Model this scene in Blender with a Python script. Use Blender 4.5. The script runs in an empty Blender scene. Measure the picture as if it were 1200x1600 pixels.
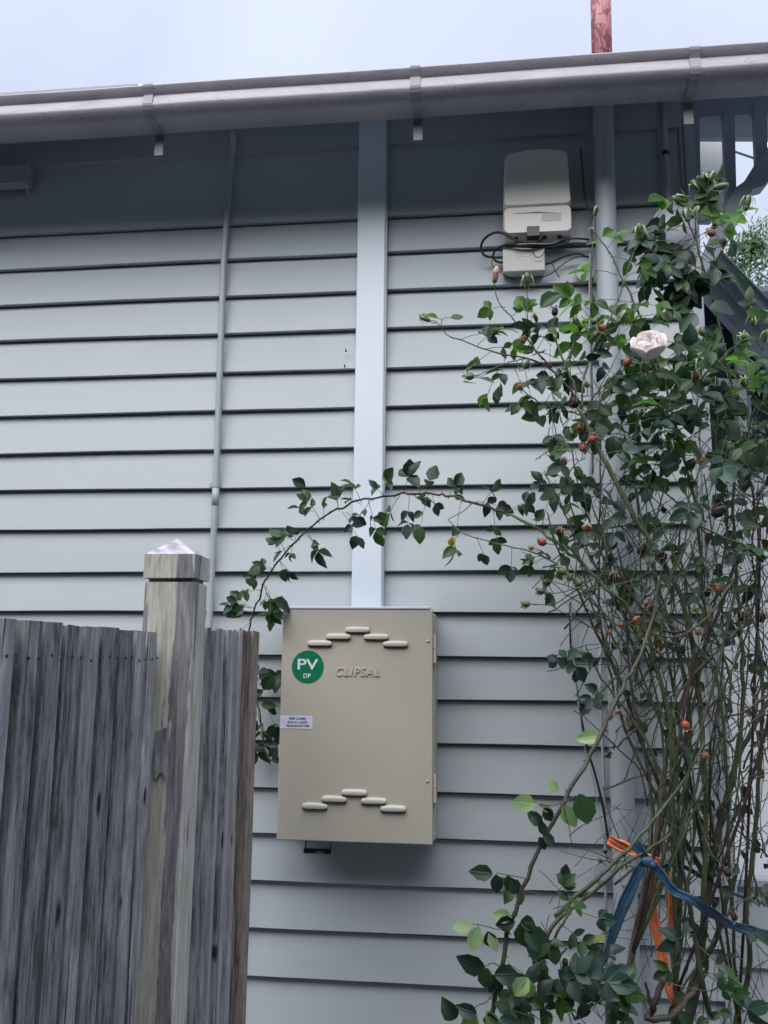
import bpy, math, random
from mathutils import Vector, Matrix, Quaternion
random.seed(7)
sc = bpy.context.scene
COL = sc.collection
rad = math.radians
# ------------------------------------------------------------------ camera
F_PX = 1350.0
CAM = Vector((0.0, -2.718, 1.6))
RV = Vector((0.99343286, 0.11399923, 0.00976349)).normalized()
FV = Vector((-0.11397608, 0.97851801, 0.17179047)).normalized()
UV_ = RV.cross(FV).normalized()
cd = bpy.data.cameras.new('camera'); cam = bpy.data.objects.new('camera', cd); COL.objects.link(cam)
cd.sensor_fit = 'HORIZONTAL'; cd.sensor_width = 36.0; cd.lens = F_PX / 1200 * 36
cd.clip_start = 0.05; cd.clip_end = 500
m = Matrix.Identity(4)
for i in range(3):
    m[i][0] = RV[i]; m[i][1] = UV_[i]; m[i][2] = -FV[i]; m[i][3] = CAM[i]
cam.matrix_world = m
sc.camera = cam
# ------------------------------------------------------------------ sky, sun, exposure
SUN_EL, SUN_AZ = rad(47), rad(196)      # azimuth: direction the light comes from, measured from +Y clockwise
w = bpy.data.worlds.new('World'); sc.world = w; w.use_nodes = True
nt = w.node_tree; nt.nodes.clear()
out = nt.nodes.new('ShaderNodeOutputWorld'); bg = nt.nodes.new('ShaderNodeBackground')
sky = nt.nodes.new('ShaderNodeTexSky'); sky.sky_type = 'NISHITA'; sky.sun_disc = False
sky.sun_elevation = SUN_EL; sky.sun_rotation = SUN_AZ; sky.air_density = 1.0; sky.dust_density = 2.0
tc = nt.nodes.new('ShaderNodeTexCoord')
n1 = nt.nodes.new('ShaderNodeTexNoise'); n1.inputs['Scale'].default_value = 2.2; n1.inputs['Detail'].default_value = 4
n1.inputs['Distortion'].default_value = 0.6
cr = nt.nodes.new('ShaderNodeValToRGB')
cr.color_ramp.elements[0].position = 0.35; cr.color_ramp.elements[0].color = (0.78, 0.84, 1.06, 1)
cr.color_ramp.elements[1].position = 0.66; cr.color_ramp.elements[1].color = (0.93, 1.0, 1.16, 1)
sc_ = nt.nodes.new('ShaderNodeVectorMath'); sc_.operation = 'SCALE'; sc_.inputs['Scale'].default_value = 2.2
mx = nt.nodes.new('ShaderNodeMixRGB'); mx.inputs[0].default_value = 0.86
nt.links.new(tc.outputs['Generated'], n1.inputs['Vector']); nt.links.new(n1.outputs['Fac'], cr.inputs[0])
sx_ = nt.nodes.new('ShaderNodeSeparateXYZ'); nt.links.new(tc.outputs['Generated'], sx_.inputs[0])
mr = nt.nodes.new('ShaderNodeMapRange'); mr.inputs['From Min'].default_value = 0.0; mr.inputs['From Max'].default_value = 1.0
mr.inputs['To Min'].default_value = 0.62; mr.inputs['To Max'].default_value = 1.45      # overcast sky: brighter overhead
nt.links.new(sx_.outputs['Z'], mr.inputs['Value'])
sg = nt.nodes.new('ShaderNodeVectorMath'); sg.operation = 'SCALE'; nt.links.new(mr.outputs[0], sg.inputs['Scale'])
nt.links.new(sc_.outputs[0], sg.inputs[0]); nt.links.new(cr.outputs[0], sc_.inputs[0]); nt.links.new(sky.outputs[0], mx.inputs[1]); nt.links.new(sg.outputs[0], mx.inputs[2])
nt.links.new(mx.outputs[0], bg.inputs['Color']); bg.inputs['Strength'].default_value = 0.10
nt.links.new(bg.outputs[0], out.inputs[0])
sl = bpy.data.lights.new('sun', 'SUN'); sl.energy = 1.5; sl.angle = rad(80); sl.color = (1.0, 0.98, 0.96)
so = bpy.data.objects.new('sun', sl); COL.objects.link(so); so.location = (0, -4, 9)
sd = Vector((math.sin(SUN_AZ) * math.cos(SUN_EL), math.cos(SUN_AZ) * math.cos(SUN_EL), math.sin(SUN_EL)))
so.rotation_euler = (-sd).to_track_quat('-Z', 'Y').to_euler()
sc.view_settings.view_transform = 'Standard'; sc.view_settings.look = 'None'
sc.view_settings.gamma = 1.0; sc.view_settings.use_curve_mapping = False
sc.view_settings.exposure = 1.90

# ------------------------------------------------------------------ helpers
def at(px, py, Y=None, X=None):
    """point where the sight line of photo pixel (px, py) meets the plane y=Y or x=X (used to measure the place)"""
    d = FV + RV * ((px - 600) / F_PX) - UV_ * ((py - 800) / F_PX)
    t = (Y - CAM.y) / d.y if Y is not None else (X - CAM.x) / d.x
    return CAM + d * t

def woff(o):
    v = Vector((0, 0, 0))
    while o is not None:
        v = v + o.location; o = o.parent
    return v

def tag(o, label=None, cat=None, group=None, kind=None):
    if label: o['label'] = label
    if cat: o['category'] = cat
    if group: o['group'] = group
    if kind: o['kind'] = kind
    return o

def thing(name, loc, label, cat, group=None):
    o = bpy.data.objects.new(name, None); COL.objects.link(o); o.location = loc
    o.empty_display_size = 0.05
    return tag(o, label, cat, group)

class MB:
    def __init__(s): s.v = []; s.f = []; s.uv = None
    def add(s, vs, fs):
        n = len(s.v); s.v += [tuple(v) for v in vs]; s.f += [tuple(i + n for i in f) for f in fs]; return s
    def box(s, x0, x1, y0, y1, z0, z1):
        return s.add([(x0,y0,z0),(x1,y0,z0),(x1,y1,z0),(x0,y1,z0),(x0,y0,z1),(x1,y0,z1),(x1,y1,z1),(x0,y1,z1)],
                     [(0,3,2,1),(4,5,6,7),(0,1,5,4),(1,2,6,5),(2,3,7,6),(3,0,4,7)])
    def cbox(s, x0, x1, y0, y1, z0, z1, c=0.003):
        """box with its vertical edges and its front rim chamfered"""
        pr = [(x0+c,y0),(x1-c,y0),(x1,y0+c),(x1,y1),(x0,y1),(x0,y0+c)]
        n = len(pr)
        vs = [(x,y,z0) for x, y in pr] + [(x,y,z1) for x, y in pr]
        fs = [tuple(range(n))[::-1], tuple(range(n, 2*n))] + [(i, (i+1) % n, n+(i+1) % n, n+i) for i in range(n)]
        return s.add(vs, fs)
    def prism_x(s, prof, x0, x1, closed=True):
        """profile list of (y, z) swept along x"""
        n = len(prof)
        vs = [(x0, y, z) for y, z in prof] + [(x1, y, z) for y, z in prof]
        fs = [(i, (i+1) % n, n+(i+1) % n, n+i) for i in range(n if closed else n-1)]
        if closed: fs += [tuple(range(n))[::-1], tuple(range(n, 2*n))]
        return s.add(vs, fs)
    def prism_y(s, poly, y0, y1):
        """polygon of (x, z) extruded along y"""
        n = len(poly)
        vs = [(x, y0, z) for x, z in poly] + [(x, y1, z) for x, z in poly]
        return s.add(vs, [tuple(range(n)), tuple(range(n, 2*n))[::-1]] + [(i, n+i, n+(i+1) % n, (i+1) % n) for i in range(n)])
    def tube(s, pts, rs, k=8, flat=None, caps=True):
        pts = [Vector(p) for p in pts]
        if not isinstance(rs, (list, tuple)): rs = [rs] * len(pts)
        n0 = None; vs = []; fs = []
        for i, p in enumerate(pts):
            t = (pts[min(i+1, len(pts)-1)] - pts[max(i-1, 0)])
            if t.length < 1e-9: t = Vector((0, 0, 1))
            t.normalize()
            if flat is not None:
                n0 = t.cross(Vector((0, 1, 0)) + Vector((0.0, 0, flat[i] if hasattr(flat, '__len__') else 0.0))).normalized()
            elif n0 is None:
                n0 = t.orthogonal().normalized()
            else:
                n0 = (n0 - t * n0.dot(t)); n0 = n0.normalized() if n0.length > 1e-6 else t.orthogonal().normalized()
            b = t.cross(n0)
            r = rs[i]
            for j in range(k):
                a = 2 * math.pi * j / k
                ra, rb = (r, r) if flat is None else (r, max(0.0012, r * 0.14))
                vs.append(p + n0 * (math.cos(a) * ra) + b * (math.sin(a) * rb))
        for i in range(len(pts) - 1):
            for j in range(k):
                fs.append((i*k+j, i*k+(j+1) % k, (i+1)*k+(j+1) % k, (i+1)*k+j))
        if caps:
            fs.append(tuple(range(k))[::-1]); fs.append(tuple(range((len(pts)-1)*k, len(pts)*k)))
        return s.add(vs, fs)
    def cone(s, p, d, r, k=4):
        d = Vector(d); p = Vector(p); n0 = d.orthogonal().normalized(); b = d.normalized().cross(n0)
        vs = [p + n0*math.cos(2*math.pi*j/k)*r + b*math.sin(2*math.pi*j/k)*r for j in range(k)] + [p + d]
        return s.add(vs, [(j, (j+1) % k, k) for j in range(k)])
    def ball(s, c, rx, ry=None, rz=None, nu=10, nv=7, jit=0.0):
        ry = ry or rx; rz = rz or rx; c = Vector(c); vs = [c + Vector((0, 0, rz))]
        for i in range(1, nv):
            th = math.pi * i / nv
            for j in range(nu):
                ph = 2*math.pi*j/nu; q = 1 + random.uniform(-jit, jit)
                vs.append(c + Vector((math.sin(th)*math.cos(ph)*rx*q, math.sin(th)*math.sin(ph)*ry*q, math.cos(th)*rz*q)))
        vs.append(c - Vector((0, 0, rz)))
        fs = [(0, 1+j, 1+(j+1) % nu) for j in range(nu)]
        for i in range(nv-2):
            for j in range(nu):
                fs.append((1+i*nu+j, 1+(i+1)*nu+j, 1+(i+1)*nu+(j+1) % nu, 1+i*nu+(j+1) % nu))
        b = 1+(nv-2)*nu; e = len(vs)-1
        fs += [(b+j, e, b+(j+1) % nu) for j in range(nu)]
        return s.add(vs, fs)
    def build(s, name, mat, parent=None, smooth=False, bevel=0.0, local=False, autos=None):
        me = bpy.data.meshes.new(name)
        o_ = Vector((0, 0, 0)) if local else woff(parent)
        me.from_pydata([(v[0]-o_.x, v[1]-o_.y, v[2]-o_.z) for v in s.v], [], s.f)
        if s.uv:
            ul = me.uv_layers.new(name='UVMap')
            for l in me.loops: ul.data[l.index].uv = s.uv[l.vertex_index]
        me.materials.append(mat)
        if smooth: me.polygons.foreach_set('use_smooth', [True]*len(me.polygons))
        me.update()
        o = bpy.data.objects.new(name, me); COL.objects.link(o); o.parent = parent
        if bevel:
            bv = o.modifiers.new('bevel', 'BEVEL'); bv.width = bevel; bv.segments = 2; bv.limit_method = 'ANGLE'
        return o

def inst(name, me, parent, mat4=None, loc=None):
    o = bpy.data.objects.new(name, me); COL.objects.link(o); o.parent = parent
    if mat4 is not None: o.matrix_basis = Matrix.Translation(-woff(parent)) @ mat4
    if loc is not None: o.location = Vector(loc)
    return o

def smooth_path(pts, n=4):
    """Catmull-Rom through tuples of floats"""
    P = [pts[0]] + list(pts) + [pts[-1]]; r = []
    for i in range(1, len(P)-2):
        for j in range(n):
            t = j / n
            r.append(tuple(0.5*((2*b) + (c-a)*t + (2*a-5*b+4*c-d)*t*t + (3*b-a-3*c+d)*t**3)
                           for a, b, c, d in zip(P[i-1], P[i], P[i+1], P[i+2])))
    r.append(tuple(pts[-1])); return r

# ------------------------------------------------------------------ materials
def nodes(name):
    M = bpy.data.materials.new(name); M.use_nodes = True
    t = M.node_tree; return M, t, t.nodes['Principled BSDF']
def N(t, typ, **kw):
    n = t.nodes.new(typ)
    for k, v in kw.items():
        if k in n.inputs.keys(): n.inputs[k].default_value = v
        else: setattr(n, k, v)
    return n
def coords(t, scale, rnd=True, space='Object'):
    c = N(t, 'ShaderNodeTexCoord'); mp = N(t, 'ShaderNodeMapping'); mp.inputs['Scale'].default_value = scale
    if rnd:
        oi = N(t, 'ShaderNodeObjectInfo'); ml = N(t, 'ShaderNodeVectorMath', operation='MULTIPLY')
        ml.inputs[1].default_value = (37.0, 53.0, 71.0); t.links.new(oi.outputs['Random'], ml.inputs[0])
        ad = N(t, 'ShaderNodeVectorMath', operation='ADD')
        t.links.new(c.outputs[space], ad.inputs[0]); t.links.new(ml.outputs[0], ad.inputs[1]); t.links.new(ad.outputs[0], mp.inputs[0])
    else: t.links.new(c.outputs[space], mp.inputs[0])
    return mp.outputs[0]
def ramp(t, src, stops):
    r = N(t, 'ShaderNodeValToRGB'); e = r.color_ramp.elements
    while len(e) < len(stops): e.new(0.5)
    for i, (p, c) in enumerate(stops):
        e[i].position = p; e[i].color = (*c, 1) if len(c) == 3 else c
    t.links.new(src, r.inputs[0]); return r.outputs[0]
def mix(t, f, a, b, mode='MIX'):
    n = N(t, 'ShaderNodeMixRGB', blend_type=mode)
    for s, v in ((0, f), (1, a), (2, b)):
        if hasattr(v, 'is_linked') or hasattr(v, 'links'): t.links.new(v, n.inputs[s])
        else: n.inputs[s].default_value = v if s == 0 else (*v, 1)
    return n.outputs[0]
def bump(t, bs, h, dist, strength=1.0):
    b = N(t, 'ShaderNodeBump'); b.inputs['Distance'].default_value = dist; b.inputs['Strength'].default_value = strength
    t.links.new(h, b.inputs['Height']); t.links.new(b.outputs[0], bs.inputs['Normal'])
def noise(t, vec, scale, detail=4, rough=0.55, dist=0.0):
    n = N(t, 'ShaderNodeTexNoise'); n.inputs['Scale'].default_value = scale; n.inputs['Detail'].default_value = detail
    n.inputs['Roughness'].default_value = rough; n.inputs['Distortion'].default_value = dist
    t.links.new(vec, n.inputs['Vector']); return n.outputs['Fac']

def paint(name, col, var=0.06, rough=0.5, grain=(1.5, 1, 22), gdist=0.0006, dirt=0.25, dirtcol=(0.16, 0.16, 0.155), rnd=True):
    M, t, b = nodes(name)
    v = coords(t, (1, 1, 1), rnd); vg = coords(t, grain, rnd)
    a = noise(t, v, 2.3, 5); g = noise(t, vg, 9, 5, 0.65)
    lo = tuple(c*(1-var) for c in col); hi = tuple(min(1, c*(1+var)) for c in col)
    c1 = ramp(t, a, [(0.3, lo), (0.7, hi)])
    d = ramp(t, noise(t, vg, 3.2, 6, 0.7, 0.8), [(0.56, (0, 0, 0)), (0.80, (dirt,)*3)])
    t.links.new(mix(t, d, c1, dirtcol), b.inputs['Base Color'])
    b.inputs['Roughness'].default_value = rough
    t.links.new(ramp(t, a, [(0.3, (rough-.08,)*3), (0.7, (rough+.1,)*3)]), b.inputs['Roughness'])
    bump(t, b, g, gdist, 0.7)
    return M
M_board = paint('weatherboard_paint', (0.422, 0.466, 0.502), 0.045, 0.5, gdist=0.0004, dirt=0.16)
M_trim = paint('trim_paint', (0.37, 0.40, 0.445), 0.05, 0.5, grain=(12, 12, 1))
M_dark = paint('dark_bluish_timber', (0.30, 0.33, 0.40), 0.06, 0.6)  # darker, bluer paint for eave and porch timber
M_duct = paint('white_duct_plastic', (0.66, 0.73, 0.82), 0.02, 0.38, grain=(2, 2, 1), gdist=0.0001, dirt=0.12)
M_cond = paint('painted_conduit', (0.38, 0.415, 0.46), 0.05, 0.42, grain=(5, 5, 2), gdist=0.0003)
M_white = paint('white_render', (0.88, 0.89, 0.90), 0.02, 0.7, grain=(3, 3, 3), gdist=0.001, dirt=0.08)
M_porch = paint('pale_porch_paint', (0.42, 0.45, 0.48), 0.05, 0.55)
M_beige = paint('beige_powder_coat', (0.455, 0.432, 0.372), 0.02, 0.36, grain=(2, 2, 2), gdist=0.0001, dirt=0.07)
M_vent = paint('beige_louvre', (0.52, 0.505, 0.45), 0.02, 0.34, grain=(2, 2, 2), gdist=0.0001, dirt=0.04)
M_tel = paint('cream_plastic', (0.80, 0.765, 0.725), 0.03, 0.42, grain=(3, 3, 1), gdist=0.0001, dirt=0.2, dirtcol=(.25,.25,.24))
M_jn = paint('cream_plastic_box', (0.52, 0.515, 0.48), 0.03, 0.45, grain=(3, 3, 1), gdist=0.0001, dirt=0.15)
M_lamp = paint('opal_white', (0.60, 0.60, 0.68), 0.02, 0.3, gdist=0.0001, dirt=0.05)
def flat(name, col, rough=0.5, metal=0.0, spec=0.5):
    M, t, b = nodes(name)
    v = coords(t, (1, 1, 1)); a = noise(t, v, 60, 4)
    t.links.new(ramp(t, a, [(0.3, tuple(c*.86 for c in col)), (0.7, tuple(min(1, c*1.12) for c in col))]), b.inputs['Base Color'])
    b.inputs['Roughness'].default_value = rough; b.inputs['Metallic'].default_value = metal
    b.inputs['Specular IOR Level'].default_value = spec
    return M
M_black = flat('black_rubber', (0.012, 0.012, 0.016), 0.45)
M_blackp = flat('black_plastic', (0.02, 0.02, 0.028), 0.35)
M_green = flat('green_vinyl', (0.006, 0.165, 0.085), 0.3)
M_label = flat('label_vinyl', (0.62, 0.64, 0.80), 0.35)
M_ink = flat('ink', (0.02, 0.02, 0.03), 0.5)
M_wht = flat('white_vinyl', (0.70, 0.78, 0.80), 0.35)
M_screw = flat('zinc_screw', (0.45, 0.45, 0.42), 0.35, 0.6)
M_silver = flat('pale_cable', (0.33, 0.35, 0.38), 0.35)
M_grey = flat('grey_cable', (0.10, 0.11, 0.13), 0.4)
M_glass = flat('dark_glass', (0.03, 0.035, 0.05), 0.08)
M_soil = flat('soil', (0.05, 0.042, 0.032), 0.9)

def gutter_mat():
    M, t, b = nodes('gutter_steel')
    v = coords(t, (1, 1, 1), False)
    a = noise(t, coords(t, (2, 1, 14), False), 3, 6, 0.65, 0.5)
    base = ramp(t, a, [(0.3, (0.215, 0.200, 0.240)), (0.52, (0.262, 0.250, 0.290)), (0.72, (0.30, 0.285, 0.32))])
    sp = N(t, 'ShaderNodeTexVoronoi'); sp.inputs['Scale'].default_value = 95; t.links.new(v, sp.inputs['Vector'])
    msk = mix(t, 1.0, ramp(t, sp.outputs['Distance'], [(0.10, (1, 1, 1)), (0.24, (0, 0, 0))]),
              ramp(t, noise(t, v, 7, 4, 0.7), [(0.44, (0, 0, 0)), (0.58, (1, 1, 1))]), 'MULTIPLY')
    c = mix(t, msk, base, (0.07, 0.05, 0.06))
    pale = ramp(t, noise(t, coords(t, (3, 1, 1), False), 5, 5, .7), [(0.58, (0, 0, 0)), (0.75, (.45, .45, .45))])
    t.links.new(mix(t, pale, c, (0.36, 0.34, 0.38)), b.inputs['Base Color'])
    b.inputs['Roughness'].default_value = 0.42; b.inputs['Metallic'].default_value = 0.15
    bump(t, b, noise(t, v, 40, 4), 0.0006, 0.6)
    return M
M_gut = gutter_mat()
M_brk = paint('bracket_steel', (0.20, 0.20, 0.235), 0.1, 0.45, grain=(3, 3, 3), gdist=0.0004)

def wood(name, stops, yellow=None, grain=1.0, knots=True, patch=None):
    M, t, b = nodes(name)
    v = coords(t, (1, 1, 0.10)); vv = coords(t, (1, 1, 0.28))
    st = noise(t, v, 105*grain, 9, 0.72, 0.25)
    big = noise(t, vv, 14, 7, 0.70, 0.5)
    mx_ = N(t, 'ShaderNodeMath', operation='MULTIPLY_ADD'); t.links.new(st, mx_.inputs[0]); mx_.inputs[1].default_value = 0.50
    m2 = N(t, 'ShaderNodeMath', operation='MULTIPLY'); t.links.new(big, m2.inputs[0]); m2.inputs[1].default_value = 0.53
    t.links.new(m2.outputs[0], mx_.inputs[2])
    # each board its own tone
    oi = N(t, 'ShaderNodeObjectInfo'); ms = N(t, 'ShaderNodeMath', operation='MULTIPLY_ADD'); ms.inputs[1].default_value = 0.13; ms.inputs[2].default_value = -0.070
    t.links.new(oi.outputs['Random'], ms.inputs[0]); sm = N(t, 'ShaderNodeMath', operation='ADD')
    t.links.new(mx_.outputs[0], sm.inputs[0]); t.links.new(ms.outputs[0], sm.inputs[1])
    c = ramp(t, sm.outputs[0], stops)
    if yellow:
        ym = ramp(t, noise(t, coords(t, (1, 1, 0.035)), 14, 4, 0.6), [(0.66, (0, 0, 0)), (0.72, (.75,)*3)])
        c = mix(t, ym, c, yellow)
    if knots:
        kv = N(t, 'ShaderNodeTexVoronoi'); kv.inputs['Scale'].default_value = 5.5
        t.links.new(coords(t, (2.0, 2.0, 0.8)), kv.inputs['Vector'])
        km = ramp(t, kv.outputs['Distance'], [(0.07, (1, 1, 1)), (0.12, (0, 0, 0))])
        c = mix(t, km, c, (0.025, 0.022, 0.03))
        ring = ramp(t, kv.outputs['Distance'], [(0.11, (0, 0, 0)), (0.15, (.6,)*3), (0.22, (0, 0, 0))])
        c = mix(t, ring, c, (0.26, 0.25, 0.28))
    crk = ramp(t, noise(t, coords(t, (1, 1, 0.018)), 70, 3, 0.5, 0.4), [(0.30, (1, 1, 1)), (0.36, (0, 0, 0))])
    c = mix(t, crk, c, (0.03, 0.028, 0.035))
    t.links.new(c, b.inputs['Base Color']); b.inputs['Roughness'].default_value = 0.85
    b.inputs['Specular IOR Level'].default_value = 0.25
    bump(t, b, st, 0.0010, 0.7)
    return M
M_pal = wood('weathered_paling', [(0.37, (0.06, 0.059, 0.066)), (0.44, (0.19, 0.189, 0.202)), (0.51, (0.285, 0.285, 0.302)), (0.57, (0.37, 0.37, 0.39)), (0.64, (0.58, 0.58, 0.60))], (0.30, 0.27, 0.19))
M_pal2 = wood('pale_weathered_paling', [(0.38, (0.10, 0.098, 0.11)), (0.46, (0.26, 0.26, 0.285)), (0.55, (0.38, 0.38, 0.41)), (0.66, (0.54, 0.54, 0.57))])
M_pal3 = wood('brown_paling', [(0.38, (0.05, 0.038, 0.034)), (0.46, (0.17, 0.14, 0.125)), (0.55, (0.28, 0.245, 0.22)), (0.66, (0.42, 0.38, 0.35))])
def post_mat():
    M, t, b = nodes('flaking_cream_post')
    v = coords(t, (1, 1, 0.22), False)
    st = noise(t, coords(t, (1, 1, 0.08), False), 100, 8, 0.7, 0.3)
    cream = ramp(t, st, [(0.34, (0.30, 0.29, 0.255)), (0.48, (0.49, 0.48, 0.43)), (0.62, (0.62, 0.61, 0.57))])
    grey = ramp(t, st, [(0.36, (0.13, 0.125, 0.145)), (0.50, (0.22, 0.212, 0.24)), (0.62, (0.34, 0.33, 0.355))])
    co = N(t, 'ShaderNodeTexCoord'); sx = N(t, 'ShaderNodeSeparateXYZ'); t.links.new(co.outputs['Object'], sx.inputs[0])
    mr_ = N(t, 'ShaderNodeMapRange'); mr_.inputs['From Min'].default_value = -.0475; mr_.inputs['From Max'].default_value = .0595; t.links.new(sx.outputs['X'], mr_.inputs['Value'])
    band = ramp(t, mr_.outputs[0], [(0, (.52,)*3), (.16, (.36,)*3), (.56, (.36,)*3), (.68, (.56,)*3), (.88, (.60,)*3), (.97, (.40,)*3)])
    nz_ = noise(t, coords(t, (1, 1, 0.10), False), 15, 8, 0.60, 0.25)
    sm_ = N(t, 'ShaderNodeMath', operation='MULTIPLY_ADD'); sm_.inputs[1].default_value = 1.7; sm_.inputs[2].default_value = -.86; t.links.new(nz_, sm_.inputs[0])
    sa_ = N(t, 'ShaderNodeMath', operation='ADD'); t.links.new(sm_.outputs[0], sa_.inputs[0]); t.links.new(band, sa_.inputs[1])
    ms = ramp(t, sa_.outputs[0], [(0.485, (0, 0, 0)), (0.52, (1, 1, 1))])
    c = mix(t, ms, cream, grey)
    gr = ramp(t, noise(t, coords(t, (1, 1, 0.15), False), 26, 5, .7), [(0.60, (0, 0, 0)), (0.78, (.40,)*3)])
    c = mix(t, gr, c, (0.16, 0.15, 0.135))
    t.links.new(c, b.inputs['Base Color']); b.inputs['Roughness'].default_value = 0.8
    bump(t, b, mix(t, 0.5, st, ms), 0.002, 0.7)
    return M
M_post = post_mat()
def cap_mat():
    M, t, b = nodes('weathered_cap')
    v = coords(t, (1, 1, 1), False)
    ms = ramp(t, noise(t, v, 14, 6, 0.6, 1.5), [(0.42, (0.30, 0.29, 0.35)), (0.58, (0.58, 0.57, 0.62))])
    t.links.new(ms, b.inputs['Base Color']); b.inputs['Roughness'].default_value = 0.6
    bump(t, b, ms, 0.001, 0.6); return M
M_cap = cap_mat()
def redpipe():
    M, t, b = nodes('peeling_red_paint')
    v = coords(t, (1, 1, 0.6), False)
    n_ = noise(t, v, 34, 6, 0.66, 0.9)
    c = ramp(t, n_, [(0.40, (0.17, 0.055, 0.075)), (0.47, (0.235, 0.075, 0.095)), (0.52, (0.44, 0.19, 0.20)), (0.66, (0.50, 0.25, 0.26))])
    e = ramp(t, noise(t, v, 70, 4), [(0.64, (0, 0, 0)), (0.68, (.8,)*3)])
    t.links.new(mix(t, e, c, (0.16, 0.10, 0.13)), b.inputs['Base Color']); b.inputs['Roughness'].default_value = 0.65
    bump(t, b, n_, 0.002, 0.8); return M
M_red = redpipe()

def leaf_mat(name, top, under, trans=0.3, rough=0.36, spots=None):
    M, t, b = nodes(name)
    uv = N(t, 'ShaderNodeUVMap'); sp = N(t, 'ShaderNodeSeparateXYZ'); t.links.new(uv.outputs[0], sp.inputs[0])
    ax = N(t, 'ShaderNodeMath', operation='SUBTRACT'); t.links.new(sp.outputs[0], ax.inputs[0]); ax.inputs[1].default_value = 0.5
    ab = N(t, 'ShaderNodeMath', operation='ABSOLUTE'); t.links.new(ax.outputs[0], ab.inputs[0])
    mid = ramp(t, ab.outputs[0], [(0.004, (.65,)*3), (0.020, (0, 0, 0))])
    vn = N(t, 'ShaderNodeMath', operation='MULTIPLY_ADD'); t.links.new(ab.outputs[0], vn.inputs[0]); vn.inputs[1].default_value = -0.9
    t.links.new(sp.outputs[1], vn.inputs[2])
    fr = N(t, 'ShaderNodeMath', operation='PINGPONG'); t.links.new(vn.outputs[0], fr.inputs[0]); fr.inputs[1].default_value = 0.055
    vein = ramp(t, fr.outputs[0], [(0.0, (.3,)*3), (0.012, (0, 0, 0))])
    rnd = N(t, 'ShaderNodeObjectInfo'); geo = N(t, 'ShaderNodeNewGeometry')
    nz = noise(t, coords(t, (1, 1, 1), True), 1.7, 4)
    hv = N(t, 'ShaderNodeHueSaturation')
    hs = N(t, 'ShaderNodeMath', operation='MULTIPLY_ADD'); hs.inputs[1].default_value = 0.55; hs.inputs[2].default_value = 0.75
    t.links.new(geo.outputs['Random Per Island'], hs.inputs[0]); 
    ad = N(t, 'ShaderNodeMath', operation='ADD'); t.links.new(rnd.outputs['Random'], ad.inputs[0]); t.links.new(geo.outputs['Random Per Island'], ad.inputs[1])
    md = N(t, 'ShaderNodeMath', operation='FRACT'); t.links.new(ad.outputs[0], md.inputs[0]); t.links.new(md.outputs[0], hs.inputs[0])
    c = mix(t, ramp(t, nz, [(.35, (0,)*3), (.7, (.4,)*3)]), top, tuple(x*1.35 for x in top))
    if spots:
        s_ = ramp(t, noise(t, coords(t, (1, 1, 1), True), 4.5, 4, .6), [(0.48, (0, 0, 0)), (0.60, (1, 1, 1))])
        c = mix(t, s_, c, spots)
    bl = ramp(t, noise(t, coords(t, (1, 1, 1), True), 9, 4, .6), [(0.66, (0, 0, 0)), (0.74, (.6,)*3)])
    c = mix(t, bl, c, (0.09, 0.085, 0.03))
    c = mix(t, vein, c, tuple(min(1, x*1.5+.012) for x in top)); c = mix(t, mid, c, tuple(min(1, x*1.5+.015) for x in top))
    c = mix(t, geo.outputs['Backfacing'], c, under)
    t.links.new(c, hv.inputs['Color']); t.links.new(hs.outputs[0], hv.inputs['Value'])
    t.links.new(hv.outputs[0], b.inputs['Base Color']); b.inputs['Roughness'].default_value = rough
    b.inputs['Specular IOR Level'].default_value = 0.45
    tr = N(t, 'ShaderNodeBsdfTranslucent'); tcx = mix(t, 1.0, hv.outputs[0], (1.5, 2.3, 0.6), 'MULTIPLY'); t.links.new(tcx, tr.inputs['Color'])
    ms = N(t, 'ShaderNodeMixShader'); ms.inputs[0].default_value = trans
    t.links.new(b.outputs[0], ms.inputs[1]); t.links.new(tr.outputs[0], ms.inputs[2])
    t.links.new(ms.outputs[0], t.nodes['Material Output'].inputs[0])
    bump(t, b, mix(t, 0.5, vein, mid), 0.02, 0.35)
    return M
LM = {
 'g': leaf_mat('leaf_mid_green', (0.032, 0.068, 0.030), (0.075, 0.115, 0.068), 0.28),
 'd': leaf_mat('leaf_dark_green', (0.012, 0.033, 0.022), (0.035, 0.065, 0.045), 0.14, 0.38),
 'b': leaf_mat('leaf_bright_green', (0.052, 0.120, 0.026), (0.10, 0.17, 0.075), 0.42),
 't': leaf_mat('leaf_blue_green', (0.028, 0.062, 0.050), (0.085, 0.125, 0.115), 0.15, 0.42),
 'p': leaf_mat('leaf_pale_green', (0.20, 0.30, 0.15), (0.24, 0.34, 0.19), 0.25),
 'y': leaf_mat('leaf_yellowing', (0.14, 0.17, 0.03), (0.16, 0.17, 0.05), 0.3, 0.5, (0.30, 0.22, 0.03)),
 'w': leaf_mat('leaf_withered', (0.075, 0.045, 0.028), (0.09, 0.06, 0.04), 0.12, 0.8),
}
def cane_mat(name, a, b_, c_, mossy=True):
    M, t, b = nodes(name)
    n_ = noise(t, coords(t, (1, 1, 0.35)), 42, 6, 0.65, 0.6)
    c = ramp(t, n_, [(0.32, a), (0.52, b_), (0.70, c_)])
    t.links.new(c, b.inputs['Base Color']); b.inputs['Roughness'].default_value = 0.6
    bump(t, b, n_, 0.0012, 0.8); return M
M_cane = cane_mat('green_cane', (0.028, 0.044, 0.020), (0.068, 0.095, 0.045), (0.125, 0.145, 0.085))
M_caneb = cane_mat('old_brown_cane', (0.024, 0.022, 0.015), (0.060, 0.058, 0.040), (0.115, 0.110, 0.078))
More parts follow.
